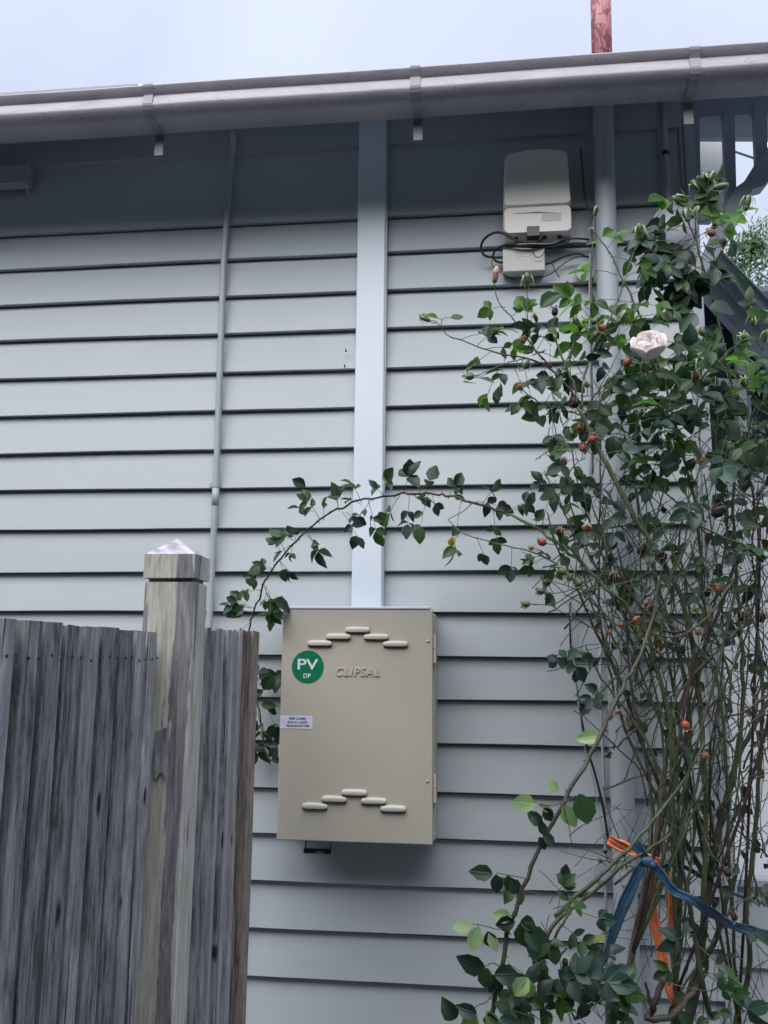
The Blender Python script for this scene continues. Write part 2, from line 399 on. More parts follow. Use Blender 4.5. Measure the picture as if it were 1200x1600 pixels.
M_canep = cane_mat('reddish_cane', (0.028, 0.013, 0.016), (0.055, 0.027, 0.028), (0.075, 0.05, 0.038))
M_caneg = cane_mat('young_green_cane', (0.05, 0.085, 0.03), (0.085, 0.13, 0.05), (0.14, 0.18, 0.09))
M_hip = flat('orange_hip', (0.30, 0.075, 0.035), 0.42)
M_hip2 = flat('pink_orange_hip', (0.27, 0.105, 0.07), 0.45)
M_hipg = flat('green_hip', (0.085, 0.125, 0.05), 0.45)
M_hipb = flat('dry_hip', (0.035, 0.018, 0.020), 0.8)
M_sep = flat('pale_sepal', (0.30, 0.36, 0.24), 0.6)
M_sepd = flat('dry_sepal', (0.20, 0.15, 0.10), 0.8)
def petal_mat():
    M, t, b = nodes('pale_pink_petal')
    n_ = noise(t, coords(t, (1, 1, 1)), 30, 4)
    t.links.new(ramp(t, n_, [(.3, (0.86, 0.77, 0.77)), (.7, (0.93, 0.885, 0.875))]), b.inputs['Base Color'])
    b.inputs['Roughness'].default_value = 0.55; b.inputs['Subsurface Weight'].default_value = 0.15; b.inputs['Subsurface Radius'].default_value = (.01, .006, .005)
    return M
M_pet = petal_mat()
M_petb = flat('pink_bud', (0.50, 0.30, 0.22), 0.5)
def cloth(name, a, b_):
    M, t, b = nodes(name)
    n_ = noise(t, coords(t, (1, 1, 1), False), 45, 5, 0.6, 1.2)
    t.links.new(ramp(t, n_, [(.3, a), (.7, b_)]), b.inputs['Base Color']); b.inputs['Roughness'].default_value = 0.55
    bump(t, b, n_, 0.0025, 0.9); return M
M_blue = cloth('blue_stretch_tie', (0.022, 0.075, 0.145), (0.06, 0.15, 0.25))
M_org = cloth('orange_tape', (0.80, 0.20, 0.075), (0.95, 0.34, 0.17))
def ground_mat():
    M, t, b = nodes('garden_ground')
    n_ = noise(t, coords(t, (1, 1, 1), False), 6, 8, .7)
    t.links.new(ramp(t, n_, [(.35, (0.13, 0.135, 0.155)), (.55, (0.17, 0.175, 0.20)), (.7, (0.21, 0.215, 0.24))]), b.inputs['Base Color'])
    b.inputs['Roughness'].default_value = 0.95; bump(t, b, n_, 0.03); return M

# ------------------------------------------------------------------ ground
g = MB().add([(-150, -150, 0), (150, -150, 0), (150, 150, 0), (-150, 150, 0)], [(0, 1, 2, 3)]).build('ground', ground_mat())
tag(g, kind='structure')

# ------------------------------------------------------------------ house: weatherboards, eave, gutter
house = thing('weatherboard_house', (-1.0, 0.0, 0.0), 'grey painted weatherboard house wall under a metal gutter', 'house')
XL, XR = -3.6, 0.668
BZ = [3.0922, 2.9616, 2.8258, 2.6932, 2.5554, 2.4226, 2.288, 2.1592, 2.0258, 1.8836, 1.7555, 1.622, 1.4915, 1.360, 1.219, 1.0877, 0.952, 0.8165, 0.682]
while BZ[-1] > 0.25: BZ.append(BZ[-1] - 0.135)
Bvar = []
for vi in range(4):
    rr = random.Random(vi); nseg = 60; prof_n = 9; vs = []; fs = []
    for i in range(nseg + 1):
        x = XL + (XR - XL) * i / nseg
        wz = 0.0014 * math.sin(x*2.1 + vi*1.7) + 0.0010 * math.sin(x*5.3 + vi) + rr.uniform(-.0003, .0003)
        wy = 0.0007 * math.sin(x*3.4 + vi*2.2)
        H_ = 0.1335
        for (y, z) in ((-0.0245+wy, 0.0012+wz), (-0.0232+wy, wz), (-0.004, wz+.0006), (-0.004, 0.004), (0.012, 0.004), (0.012, H_+.012), (0.0050, H_+.012), (0.0050, H_-.0055), (-0.0055, H_-.0065)):
            vs.append((x, y, z))
    for i in range(nseg):
        for j in range(prof_n):
            a, b_ = i*prof_n+j, i*prof_n+(j+1) % prof_n
            fs.append((a, b_, b_+prof_n, a+prof_n))
    fs.append(tuple(range(prof_n))); fs.append(tuple(range(nseg*prof_n, (nseg+1)*prof_n))[::-1])
    mb = MB().add(vs, fs); me = bpy.data.meshes.new('board'); me.from_pydata([(v[0]+1.0, v[1], v[2]) for v in mb.v], [], mb.f)
    me.materials.append(M_board); me.update(); Bvar.append(me)
for k, z in enumerate(BZ):
    if k == 0: continue
    o = inst('board', Bvar[k % 4], house, loc=(0, 0, z))
    top = BZ[k-1] if k else z + .1335
    o.scale.z = (top - z) / 0.1335 if abs(top-z) > .01 else 1
# sheathing behind the boards, wide top board and frieze
MB().box(XL, XR-.002, 0.0125, 0.10, 0.0, 3.62).build('wall_core', M_dark, house)
MB().prism_x([(-0.0245, BZ[0]+.0012), (-0.0232, BZ[0]), (-0.004, BZ[0]+.0006), (-0.004, BZ[0]+.004), (0.012, BZ[0]+.004), (0.012, 3.62), (-0.010, 3.62)], XL, XR).build('top_board', M_board, house)
# the wide top board simply carries on the lowest course without a lip
MB().box(XL, XR, -0.0285, -0.0250, BZ[0]+0.002, BZ[0]+.20).build('cover_board', M_board, house) if False else None
MB().cbox(XL, XR, -0.034, 0.0, 3.352, 3.600, .003).build('frieze_board', M_trim, house)
MB().cbox(XR, 0.702, -0.036, 0.10, 0.0, 3.46, .003).build('corner_board', M_trim, house)
MB().cbox(0.655, 0.667, -0.030, -0.022, 0.2, 3.35, .002).build('corner_stop', M_trim, house)
MB().box(0.668, 0.700, 0.1005, 0.62, 0.0, 3.46).build('return_wall', M_board, house)
# eave
MB().add([(XL, -.30, 3.285), (2.6, -.30, 3.285), (2.6, 0.10, 3.592), (XL, 0.10, 3.592), (XL, -.30, 3.300), (2.6, -.30, 3.300), (2.6, 0.10, 3.607), (XL, 0.10, 3.607)],
         [(0, 1, 2, 3), (4, 7, 6, 5), (0, 4, 5, 1), (3, 2, 6, 7), (0, 3, 7, 4), (1, 5, 6, 2)]).build('soffit', M_duct, house)
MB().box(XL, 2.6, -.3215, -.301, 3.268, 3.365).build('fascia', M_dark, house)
MB().add([(XL, -.34, 3.366), (.72, -.34, 3.366), (.72, 3.2, 5.85), (XL, 3.2, 5.85), (XL, -.34, 3.372), (.72, -.34, 3.372), (.72, 3.2, 5.856), (XL, 3.2, 5.856)],
         [(0, 3, 2, 1), (4, 5, 6, 7), (0, 1, 5, 4), (3, 7, 6, 2), (0, 4, 7, 3), (1, 2, 6, 5)]).build('roof', M_gut, house)
# gutter
def gut_prof(o=0.0):
    P = [(-.324, 3.342), (-.324, 3.246), (-.340, 3.2405), (-.385, 3.2405), (-.402, 3.243), (-.417, 3.2485), (-.4285, 3.258), (-.4335, 3.268), (-.4345, 3.274), (-.4255, 3.3065),
         (-.4300, 3.3110), (-.4385, 3.3265), (-.4400, 3.3315), (-.4385, 3.3350), (-.431, 3.3362), (-.424, 3.3345), (-.4235, 3.325)]
    return P
P = gut_prof(); inner = [(y + (0.0022 if y < -.33 else -.002), z + (0.0022 if z < 3.25 else 0)) for y, z in P[::-1]]
nseg = 36; vs = []; fs = []; prof = P + inner; n = len(prof)
for i in range(nseg+1):
    x = XL + (2.6-XL)*i/nseg; wz = .0018*math.sin(x*2.3)+.0010*math.sin(x*6.1); wy = .0014*math.sin(x*3.7+1)
    vs += [(x, y+wy*(1 if y < -.35 else 0), z+wz) for y, z in prof]
for i in range(nseg):
    for j in range(n): fs.append((i*n+j, i*n+(j+1) % n, (i+1)*n+(j+1) % n, (i+1)*n+j))
gut = MB().add(vs, fs).build('gutter', M_gut, house, smooth=True)
m_ = gut.modifiers.new('es', 'EDGE_SPLIT'); m_.split_angle = rad(38)
def bracket(xc):
    w2 = .0150
    pr = [(-.4405, 3.3375), (-.4425, 3.3325), (-.4410, 3.3255), (-.4300, 3.3065), (-.4370, 3.2745), (-.4358, 3.267), (-.4300, 3.256), (-.4178, 3.2465), (-.404, 3.2400), (-.385, 3.2370), (-.330, 3.2370)]
    vs = []; fs = []
    for y, z in pr: vs += [(xc-w2, y, z), (xc+w2, y, z)]
    k = len(pr)
    for y, z in pr: vs += [(xc-w2, y+.0022, z+.0010), (xc+w2, y+.0022, z+.0010)]
    for i in range(k-1):
        fs.append((2*i, 2*i+1, 2*i+3, 2*i+2)); fs.append((2*k+2*i, 2*k+2*i+2, 2*k+2*i+3, 2*k+2*i+1))
        fs.append((2*i, 2*i+2, 2*k+2*i+2, 2*k+2*i)); fs.append((2*i+1, 2*k+2*i+1, 2*k+2*i+3, 2*i+3))
    mb = MB().add(vs, fs)
    mb.box(xc-w2+.001, xc+w2-.001, -.3285, -.3240, 3.168, 3.2365)
    return mb.build('gutter_bracket', M_brk, gut)
for xc in (-1.005, -0.186, 0.612, 1.42, -1.83, -2.65): bracket(xc)
# raised flashing at the roof edge, far left
fl = thing('roof_flashing', (-1.4, -.3, 3.37), 'raised grey metal flashing behind the gutter at upper left', 'roof flashing')
fz = at(215, 137, Y=-.2); fb = at(100, 160, Y=-.2)
MB().box(-3.4, fz.x, -.20, -.12, 3.38, fz.z+.018).build('cover', M_brk, fl, bevel=.003)
MB().add([(fz.x+.001, -.2, 3.44), (fz.x+.001, -.2, fz.z+.017), (fz.x+.16, -.2, 3.45), (fz.x+.001, -.13, 3.44), (fz.x+.001, -.13, fz.z+.017), (fz.x+.16, -.13, 3.45)],
         [(0, 2, 1), (3, 4, 5), (1, 2, 5, 4), (0, 1, 4, 3), (0, 3, 5, 2)]).build('end_piece', M_lamp, fl)

# metal frame high on the wall, far left
sp = thing('eave_vent', (-1.8, 0, 3.2), 'dark vent box with pale metal rim under the eave at far left', 'vent')
a0 = at(0, 287, Y=-.10); a1 = at(37, 285, Y=-.10); a2 = at(46, 305, Y=-.06)
MB().box(-2.3, at(52, 275, Y=-.04).x, -.07, -.035, a1.z+.012, 3.335).build('box', M_dark, sp, bevel=.004)
MB().tube([(-2.3, -.10, a1.z), (a1.x, -.10, a1.z), (a1.x+.004, -.10, a1.z-.004), (a2.x, -.06, a2.z)], .0022, 6).build('rim', M_cond, sp)

# ------------------------------------------------------------------ cable duct, conduits, vent pipe
du = thing('cable_duct', (-.36, -.03, 1.76), 'wide pale flat cable duct running down the wall to the meter box', 'cable duct')
mb = MB(); z0, z1 = 1.7615, 3.47
mb.cbox(-.4105, -.3155, -.050, -.024, z0, z1, .0035); mb.build('cover', M_duct, du)
MB().cbox(-.3154, -.3100, -.045, -.024, z0, z1, .001).build('backplate', M_cond, du)
cv = MB().box(-.405, -.33, -.0508, -.0502, 1.875, 1.95)
cd1 = thing('electrical_conduit', (-.875, -.04, 1.6), 'long thin painted conduit left of the pale duct', 'conduit', 'electrical conduits on the boards')
cq = [at(x, y, Y=-.038) for x, y in ((327.5, 965), (337.5, 757), (343.5, 580), (350, 405), (357, 310), (364, 235))]
pts = smooth_path([(cq[0].x, -.038, 1.2)] + [tuple(v) for v in cq] + [(cq[-1].x+.006, -.06, 3.42)], 5); jx, jz = cq[1].x, cq[1].z
MB().tube(pts, [.0106 + .0001*math.sin(i*1.1) for i in range(len(pts))], 12).build('pipe', M_cond, cd1, smooth=True)
cl = MB().tube([(jx, -.038, jz-.010), (jx, -.038, jz+.010)], .0135, 12).box(jx-.024, jx-.008, -.030, -.024, jz-.007, jz+.007)
cl.build('clip', M_cond, cd1)
MB().tube([(jx+.0006, -.038, jz-.07), (jx, -.038, jz-.011)], .0118, 12).build('joiner', M_cond, cd1, smooth=True)

vp = thing('vent_pipe', (.40, -.09, 0), 'tall vent pipe, grey on the wall and peeling red above the gutter', 'pipe')
cx = lambda px, py: at(px, py, Y=-.075)
low = smooth_path([(.388, -.072, .02), (.388, -.072, 1.0), (.394, -.072, 1.8), (.399, -.074, 2.6), (.4035, -.078, 3.2), (.4065, -.084, 3.50)], 6)
MB().tube(low, .0335, 20).build('lower_section', M_cond, vp, smooth=True)
MB().tube([(.4065, -.084, 3.49), (.409, -.09, 3.75), (.412, -.09, 4.3)], .0335, 20).build('upper_section', M_red, vp, smooth=True)
for z in (2.846, 1.02):
    cxp = .386
    MB().tube([(cxp-.052, -.046, z), (cxp-.052, -.052, z)], [.031, .029], 20).build('clip_plate', M_trim, vp)
mb = MB().tube([(.395, -.074, .995), (.395, -.074, 1.025)], .0375, 20); mb.build('pipe_clip', M_cond, vp)
c2 = thing('electrical_conduit', (.615, -.04, 3), 'short painted conduit dropping from the eave to the round lamp', 'conduit', 'electrical conduits on the boards')
q0 = at(1038, 190, Y=-.045); q1 = at(1040, 240, Y=-.045); q2 = at(1045, 330, Y=-.045)
MB().tube([(q0.x, -.045, 3.45), (q0.x, -.045, q0.z), (q1.x, -.045, q1.z)], .0085, 10).build('pipe', M_cond, c2, smooth=True)
pp = [(q1.x + (q2.x-q1.x)*i/40, -.045, q1.z + (q2.z-q1.z)*i/40) for i in range(41)]
MB().tube(pp, [.0092 if i % 2 else .0080 for i in range(41)], 10).build('ribbed_pipe', M_trim, c2)
MB().tube([(q1.x, -.045, q1.z-.006), (q1.x, -.045, q1.z+.008)], .0105, 10).build('joiner', M_blackp, c2)
# vertical shadow-side board near the corner
MB().cbox(.585, .600, -.0315, -.0245, 2.9, 3.352, .002).build('corner_batten', M_trim, house)

lampo = thing('bulkhead_lamp', (.62, -.03, 3.0), 'round white bulkhead lamp half hidden by rose leaves near the corner', 'lamp')
lc = at(1056, 350, Y=-.07)
MB().ball((lc.x, -.055, lc.z), .066, .045, .078, 24, 14).build('dome', M_lamp, lampo, smooth=True)
ring = [(lc.x + math.cos(a)*.0675, -.050, lc.z + math.sin(a)*.0795) for a in [2*math.pi*i/28 for i in range(29)]]
MB().tube(ring, .0035, 6, caps=False).build('rim', M_white, lampo, smooth=True)
MB().tube([(lc.x, -.02, lc.z), (lc.x, -.05, lc.z)], [.05, .062], 24).build('base', M_trim, lampo)

# ------------------------------------------------------------------ meter box
mbx = thing('meter_box', (-.375, -.02, 1.09), 'beige metal meter box with louvres and a green sticker mounted on the boards', 'meter box')
x0, x1, zb, zt, yf = -.598, -.150, 1.097, 1.755, -.170
MB().box(x0+.006, x1+.006, -.150, -.025, zb+.006, zt-.010).build('body', M_beige, mbx, bevel=.006)
door = MB().box(x0, x1, yf, -.1515, zb, zt).build('door', M_beige, mbx, bevel=.0028)
MB().box(x0-.014, x1-.008, -.173, -.030, zt+.0015, zt+.0085).build('rain_hood', M_duct, mbx, bevel=.0015)
MB().box(x0+.002, x1-.002, -.1508, -.120, zb+.001, zb+.0055).build('bottom_lip', M_beige, mbx)
LV = [(559, 984), (529, 994.5), (588, 995), (500, 1005), (618, 1006), (553.7, 1238), (522.5, 1248), (584, 1251), (492.5, 1259), (614.6, 1263)]
def louvre():
    L, H_, D = .0372, .0185, .0105; vs = []; fs = []; n = 28
    def ring_(sx, sz, y, dz=0):
        r = []
        for i in range(n):
            a = 2*math.pi*i/n; c, s_ = math.cos(a), math.sin(a)
            e = 0.42
            r.append((math.copysign(abs(c)**e, c)*L*sx, y, math.copysign(abs(s_)**.75, s_)*H_*.5*sz + dz))
        return r
    rings = [ring_(1, 1, 0.0), ring_(.985, .93, -D*.55, -.0006), ring_(.955, .74, -D*.9, -.0014), ring_(.90, .45, -D, -.0020)]
    for r in rings: vs += r
    for i in range(3):
        for j in range(n): fs.append((i*n+j, i*n+(j+1) % n, (i+1)*n+(j+1) % n, (i+1)*n+j))
    fs.append(tuple(range(3*n, 4*n)))
    # straight, undercut lower edge
    vs = [(x, y, max(z, -.0078)) for x, y, z in vs]
    me = bpy.data.meshes.new('louvre'); me.from_pydata(vs, [], fs); me.materials.append(M_vent)
    me.polygons.foreach_set('use_smooth', [True]*len(me.polygons)); me.update()
    return me
lme = louvre()
slot = MB().box(-.0345, .0345, -.0035, -.0003, -.0098, -.0068); 
for px, py in LV:
    p = at(px, py, Y=yf)
    lo = inst('louvre', lme, mbx, loc=(p.x+.375, yf+.02, p.z-1.09))
    MB().box(p.x-.034, p.x+.034, yf-.0042, yf-.0004, p.z-.0102, p.z-.0074).build('slot', M_blackp, lo)
for px, py in ((669, 1002), (668, 1221)):
    p = at(px, py, Y=yf)
    MB().tube([(p.x, yf-.0003, p.z), (p.x, yf-.002, p.z), (p.x, yf-.0034, p.z)], [.0042, .0040, .0022], 12).build('screw', M_screw, mbx, smooth=True)
for py0, py1 in ((991, 1036), (1209, 1254)):
    za, zb_ = at(678, py1, Y=-.16).z, at(678, py0, Y=-.16).z; zm = (za+zb_)/2
    h = MB().tube([(x1+.0060, -.164, za), (x1+.0060, -.164, zm-.001)], .0045, 10).tube([(x1+.0060, -.164, zm+.001), (x1+.0060, -.164, zb_)], .0045, 10)
    h.box(x1+.0065, x1+.0085, -.160, -.128, za, zm-.001); h.build('hinge', M_beige, mbx)
for py in (1115, 1285):
    p = at(683, py, Y=-.05); MB().ball((x1+.0065, -.06, p.z), .003, .003, .003, 8, 5).build('rivet', M_screw, mbx)
MB().box(x0-.0030, x0-.0004, -.166, -.154, 1.325, 1.362).build('catch', M_vent, mbx)
def text(body, name, mat, parent, cx_, cz, y, height, ext=.0004, off=0.0, shear=0.0, width=None, align='CENTER', spacing=1.0, bev=0.0):
    cu = bpy.data.curves.new(name, 'FONT'); cu.body = body; cu.size = 1.0; cu.offset = off; cu.shear = shear
    cu.space_character = spacing; cu.align_x = align; cu.extrude = 0
    tmp = bpy.data.objects.new('tmp', cu); COL.objects.link(tmp)
    bpy.context.view_layer.update()
    d = tmp.dimensions.copy(); bpy.data.objects.remove(tmp)
    s_ = height / d.y
    cu.extrude = ext / s_; cu.bevel_depth = bev / s_; cu.bevel_resolution = 1
    tmp = bpy.data.objects.new('tmp', cu); COL.objects.link(tmp); bpy.context.view_layer.update()
    me = bpy.data.meshes.new_from_object(tmp.evaluated_get(bpy.context.evaluated_depsgraph_get()))
    bpy.data.objects.remove(tmp)
    xs = [v.co.x for v in me.vertices]; ys = [v.co.y for v in me.vertices]
    mxx, mxy = (min(xs)+max(xs))/2, (min(ys)+max(ys))/2
    sx = (width / (max(xs)-min(xs))) if width else s_
    o_ = woff(parent)
    for v in me.vertices:
        x, yy, z = v.co; v.co = (cx_ + (x-mxx)*sx - o_.x, y - z*s_ - o_.y, cz + (yy-mxy)*s_ - o_.z)
    me.materials.clear(); me.materials.append(mat); me.name = name
    o = bpy.data.objects.new(name, me); COL.objects.link(o); o.parent = parent; return o
p = at(481, 1042, Y=yf)
stk = MB().tube([(p.x, yf-.0003, p.z), (p.x, yf-.0009, p.z)], .0478, 56).build('round_sticker', M_green, mbx)
text('PV', 'lettering', M_wht, stk, p.x+.0005, at(480, 1038, Y=yf).z, yf-.0016, .0315, off=.012, width=.0615)
text('DP', 'lettering', M_wht, stk, at(480, 1056, Y=yf).x, at(480, 1056, Y=yf).z, yf-.0016, .0130, off=.012, width=.0215)
p = at(559, 1050, Y=yf)
text('CLIPSAL', 'raised_lettering', M_beige, mbx, p.x, p.z, yf-.0010, .0240, ext=.0014, off=.0, shear=.20, width=.1290, spacing=1.22, bev=.0006)
a = at(439.8, 1117.8, Y=yf); b_ = at(488, 1139, Y=yf)
lab = MB().box(x0+.0015, b_.x, yf-.0009, yf-.0003, b_.z, a.z).build('label', M_label, mbx)
lcx = (x0+b_.x)/2+.004; lz = (a.z+b_.z)/2
for i, s_ in enumerate(('KEEP CLOSED', 'RUN ALL LEADS', 'THROUGH BOTTOM')):
    text(s_, 'lettering', M_ink, lab, lcx, lz+.0103-.0103*i, yf-.0012, .0062, ext=.0002, off=.02, width=(.050, .058, .070)[i])
pd = thing('cable_bracket', (-.52, -.09, 1.09), 'small black plastic bracket hanging below the meter box', 'bracket')
a = at(475, 1329, Y=-.10); b_ = at(517, 1329, Y=-.10)
MB().box(a.x, b_.x, -.108, -.088, a.z-.006, a.z+.006).build('bar', M_blackp, pd, bevel=.0015)
MB().box((a.x+b_.x)/2-.004, (a.x+b_.x)/2+.022, -.1090, -.1083, a.z-.004, a.z+.000).build('tab', M_silver, pd)
MB().tube([(a.x+.003, -.098, a.z+.006), (a.x+.008, -.098, zb+.004)], .0022, 6).build('side_arm', M_blackp, pd)
MB().tube([(b_.x-.003, -.098, a.z+.006), (b_.x+.004, -.098, zb+.004)], .0022, 6).build('side_arm', M_blackp, pd)

# ------------------------------------------------------------------ telecom box + junction box + cables
def rounded_shell(outline, y_front, y_back, inset, mid=.5):
    """outline of (x,z) at the back, pulled in towards the front for a moulded look"""
    cx_ = sum(x for x, z in outline)/len(outline); cz = sum(z for x, z in outline)/len(outline); n = len(outline)
    vs = []; D = y_back - y_front
    for f, dy in ((0, 0), (.10, .55), (.35, .82), (.75, .96), (1.15, 1.0)):
        for x, z in outline:
            dx, dz = x-cx_, z-cz; L = math.hypot(dx, dz); k = 1 - inset*f/L
            vs.append((cx_+dx*k, y_back - D*dy, cz+dz*k))
    fs = []
    for i in range(4):
        for j in range(n): fs.append((i*n+j, i*n+(j+1) % n, (i+1)*n+(j+1) % n, (i+1)*n+j))
    fs.append(tuple(range(4*n, 5*n))); fs.append(tuple(range(n))[::-1])
    return MB().add(vs, fs)
def rrect(xa, xb, za, zb2, r, arch=0.0, k=5, taper=0.0):
    pts = []
    for cx_, cz, a0_ in ((xb-r, zb2-r, 0), (xa+r, zb2-r, 90), (xa+r, za+r, 180), (xb-r, za+r, 270)):
        for i in range(k+1):
            a_ = rad(a0_ + 90*i/k); pts.append((cx_+r*math.cos(a_), cz+r*math.sin(a_)))
        if a0_ == 0 and arch:
            for i in range(1, 8):
                u = i/8; pts.append((xb-r+(xa-xb+2*r)*u, zb2+arch*math.sin(math.pi*u)))
    mz = (za+zb2)/2
    return [(x*1.0 if not taper else ((xa+xb)/2+(x-(xa+xb)/2)*(1-taper*(z-za)/(zb2-za))), z) for x, z in pts]
tel = thing('telecom_box', (.19, -.03, 3.0), 'cream plastic telecom box with arched top and lower flap beside the vent pipe', 'utility box')
A = at(786, 366, Y=-.075); B = at(894, 366, Y=-.075); T = at(840, 252, Y=-.08); S1 = at(840, 325, Y=-.085)
rounded_shell(rrect(A.x, B.x, A.z-.012, S1.z-.0012, .016, taper=.0), -.100, -.027, .005).build('lower_flap', M_tel, tel, smooth=True).modifiers.new('e', 'EDGE_SPLIT')
rounded_shell(rrect(A.x+.001, B.x-.001, S1.z+.0012, T.z+.022, .014, arch=.013, taper=.07), -.1015, -.027, .005).build('cover', M_tel, tel, smooth=True).modifiers.new('e', 'EDGE_SPLIT')
MB().box(A.x+.010, B.x-.010, -.085, -.026, S1.z-.002, S1.z+.002).build('seam', M_grey, tel)
a = at(801, 334, Y=-.1); b_ = at(878, 333, Y=-.1)
MB().prism_y([(a.x, a.z), ((a.x+b_.x)/2, a.z-.0016), (b_.x, b_.z-.0005), ((a.x+b_.x)/2, a.z+.0028)], -.1012, -.0995).build('finger_slot', M_grey, tel)
a = at(846, 335, Y=-.1); b_ = at(877, 344, Y=-.1)
MB().box(a.x, b_.x, -.1011, -.0985, b_.z, a.z).build('stamp', M_jn, tel)
a = at(823, 354, Y=-.1); b_ = at(843, 368, Y=-.1)
MB().box(a.x, b_.x, -.1022, -.070, b_.z-.001, a.z).build('latch', M_blackp, tel, bevel=.001)
for px in (806, 851, 875):
    p = at(px, 370, Y=-.07); MB().tube([(p.x, -.068, A.z-.018), (p.x, -.068, A.z-.004)], .0075, 10).build('cable_gland', M_blackp, tel)
jn = thing('junction_box', (.14, -.03, 2.85), 'small cream junction box below the telecom box', 'junction box')
a = at(786, 389, Y=-.068); b_ = at(851, 421, Y=-.068)
MB().box(a.x, b_.x, -.062, -.024, b_.z-.003, a.z).build('body', M_jn, jn, bevel=.002)
MB().box(a.x-.001, b_.x+.001, -.0725, -.0625, b_.z-.004, a.z+.001).build('lid', M_jn, jn, bevel=.002)
pa = at(807, 392, Y=-.0735); pb = at(830, 400, Y=-.0735)
for q in ((pa.x, pb.x, pa.z-.0006, pa.z), (pa.x, pb.x, pb.z, pb.z+.0006), (pa.x, pa.x+.0006, pb.z, pa.z), (pb.x-.0006, pb.x, pb.z, pa.z)):
    MB().box(q[0], q[1], -.0729, -.0722, q[2], q[3]).build('moulded_line', M_grey, jn)
def cable(name, pts, r, mat, label, group='cables on the wall beside the vent pipe', k=7):
    P_ = [at(x, y, Y=yy) for x, y, yy in pts]
    P2 = smooth_path([tuple(v) for v in P_], 6)
    o = MB().tube(P2, r, k).build(name, mat, None, smooth=True)
    return tag(o, label, 'cable', group)
zm = lambda x, y, yy=-.07: (700+x/4.615, 220+y/4.615, yy)
cable('cable', [zm(700, 670, -.068), zm(680, 710, -.075), zm(620, 738, -.09), zm(520, 730, -.10), zm(440, 690, -.10), zm(380, 662, -.095), zm(320, 668, -.08), zm(260, 710, -.07), zm(238, 770, -.06), zm(262, 825, -.055), zm(330, 842, -.05), zm(396, 840, -.05)], .0042, M_black, 'thick black cable looping left of the two cream boxes')
cable('cable', [zm(396, 880, -.04), zm(345, 868, -.05), zm(325, 830, -.055), zm(350, 780, -.07), zm(420, 748, -.085), zm(520, 742, -.095), zm(620, 755, -.09), zm(720, 752, -.07), zm(800, 730, -.055), zm(880, 705, -.05), zm(970, 706, -.05), zm(1020, 716, -.05)], .0036, M_black, 'black cable curling behind the junction box and right to the vent pipe')
cable('cable', [zm(500, 745, -.099), zm(640, 742, -.095), zm(740, 742, -.075), zm(830, 712, -.062), zm(920, 698, -.06), zm(1020, 703, -.058)], .0022, M_silver, 'thin pale cable crossing above the junction box to the pipe')
cable('cable', [zm(420, 760, -.08), zm(600, 768, -.08), zm(760, 765, -.065), zm(860, 745, -.055), zm(960, 738, -.055), zm(1030, 770, -.052)], .0030, M_black, 'black cable running just above the junction box lid')
cable('cable', [zm(700, 890, -.045), zm(745, 878, -.05), zm(800, 850, -.052), zm(860, 826, -.053), zm(940, 815, -.053), zm(1020, 842, -.050)], .0034, M_black, 'black cable arching from the right side of the junction box')
cable('cable', [zm(745, 878, -.052), zm(760, 905, -.055), zm(782, 950, -.056), zm(802, 985, -.056)], .0018, M_black, 'short black cable tail hanging right of the junction box')
cable('cable', [zm(318, 860, -.05), zm(322, 900, -.05), zm(370, 945, -.05), zm(450, 990, -.045), zm(540, 1003, -.045), zm(650, 990, -.045), zm(740, 960, -.045), zm(830, 890, -.045), zm(920, 840, -.045), zm(1010, 838, -.045)], .0017, M_black, 'thin black wire sagging under the junction box')
cable('cable', [zm(612, 775, -.085), zm(618, 815, -.085), zm(645, 842, -.085), zm(680, 825, -.085), zm(697, 790, -.085), zm(690, 765, -.083)], .0014, M_black, 'tiny black wire loop lying on the junction box lid')
cable('cable', [(907, 232, -.04), (910, 262, -.04), (913, 300, -.04), (918, 325, -.05), (923, 350, -.055), (926, 385, -.055), (924, 420, -.055), (923, 470, -.055), (924, 560, -.055), (926, 640, -.05), (926, 740, -.045)], .0032, M_grey, 'grey cable dropping from the eave beside the vent pipe')
cable('cable', [(922, 396, -.062), (921, 440, -.06), (921, 520, -.06), (922, 600, -.06), (924, 700, -.055), (915, 800, -.05), (900, 880, -.05), (893, 940, -.045), (894, 1000, -.045), (900, 1070, -.045), (908, 1130, -.045)], .0024, M_silver, 'pale cable running down the boards left of the vent pipe')
cable('cable', [(891, 940, -.042), (892, 1010, -.042), (899, 1060, -.042), (908, 1120, -.042), (918, 1170, -.042), (930, 1210, -.042), (942, 1260, -.042), (951, 1312, -.042)], .0034, M_black, 'loose black cable slanting down the boards behind the roses')
cable('cable', [(907, 1128, -.046), (914, 1170, -.046), (926, 1215, -.046), (938, 1280, -.046), (946, 1330, -.046)], .0014, M_silver, 'thin pale wire hanging below the slanting black cable')
c3 = thing('electrical_conduit', (.36, -.035, 1.4), 'thin painted conduit low beside the vent pipe with a small clip', 'conduit', 'electrical conduits on the boards')
P0 = [at(938, 960, Y=-.036), at(938, 1093, Y=-.036), at(942, 1180, Y=-.036), at(946, 1330, Y=-.036), at(948, 1600, Y=-.036)]
MB().tube([tuple(v) for v in P0], .0042, 8).build('pipe', M_cond, c3, smooth=True)
MB().tube([P0[1]+Vector((0, 0, -.004)), P0[1]+Vector((0, 0, .004))], .0075, 8).build('clip', M_cond, c3)

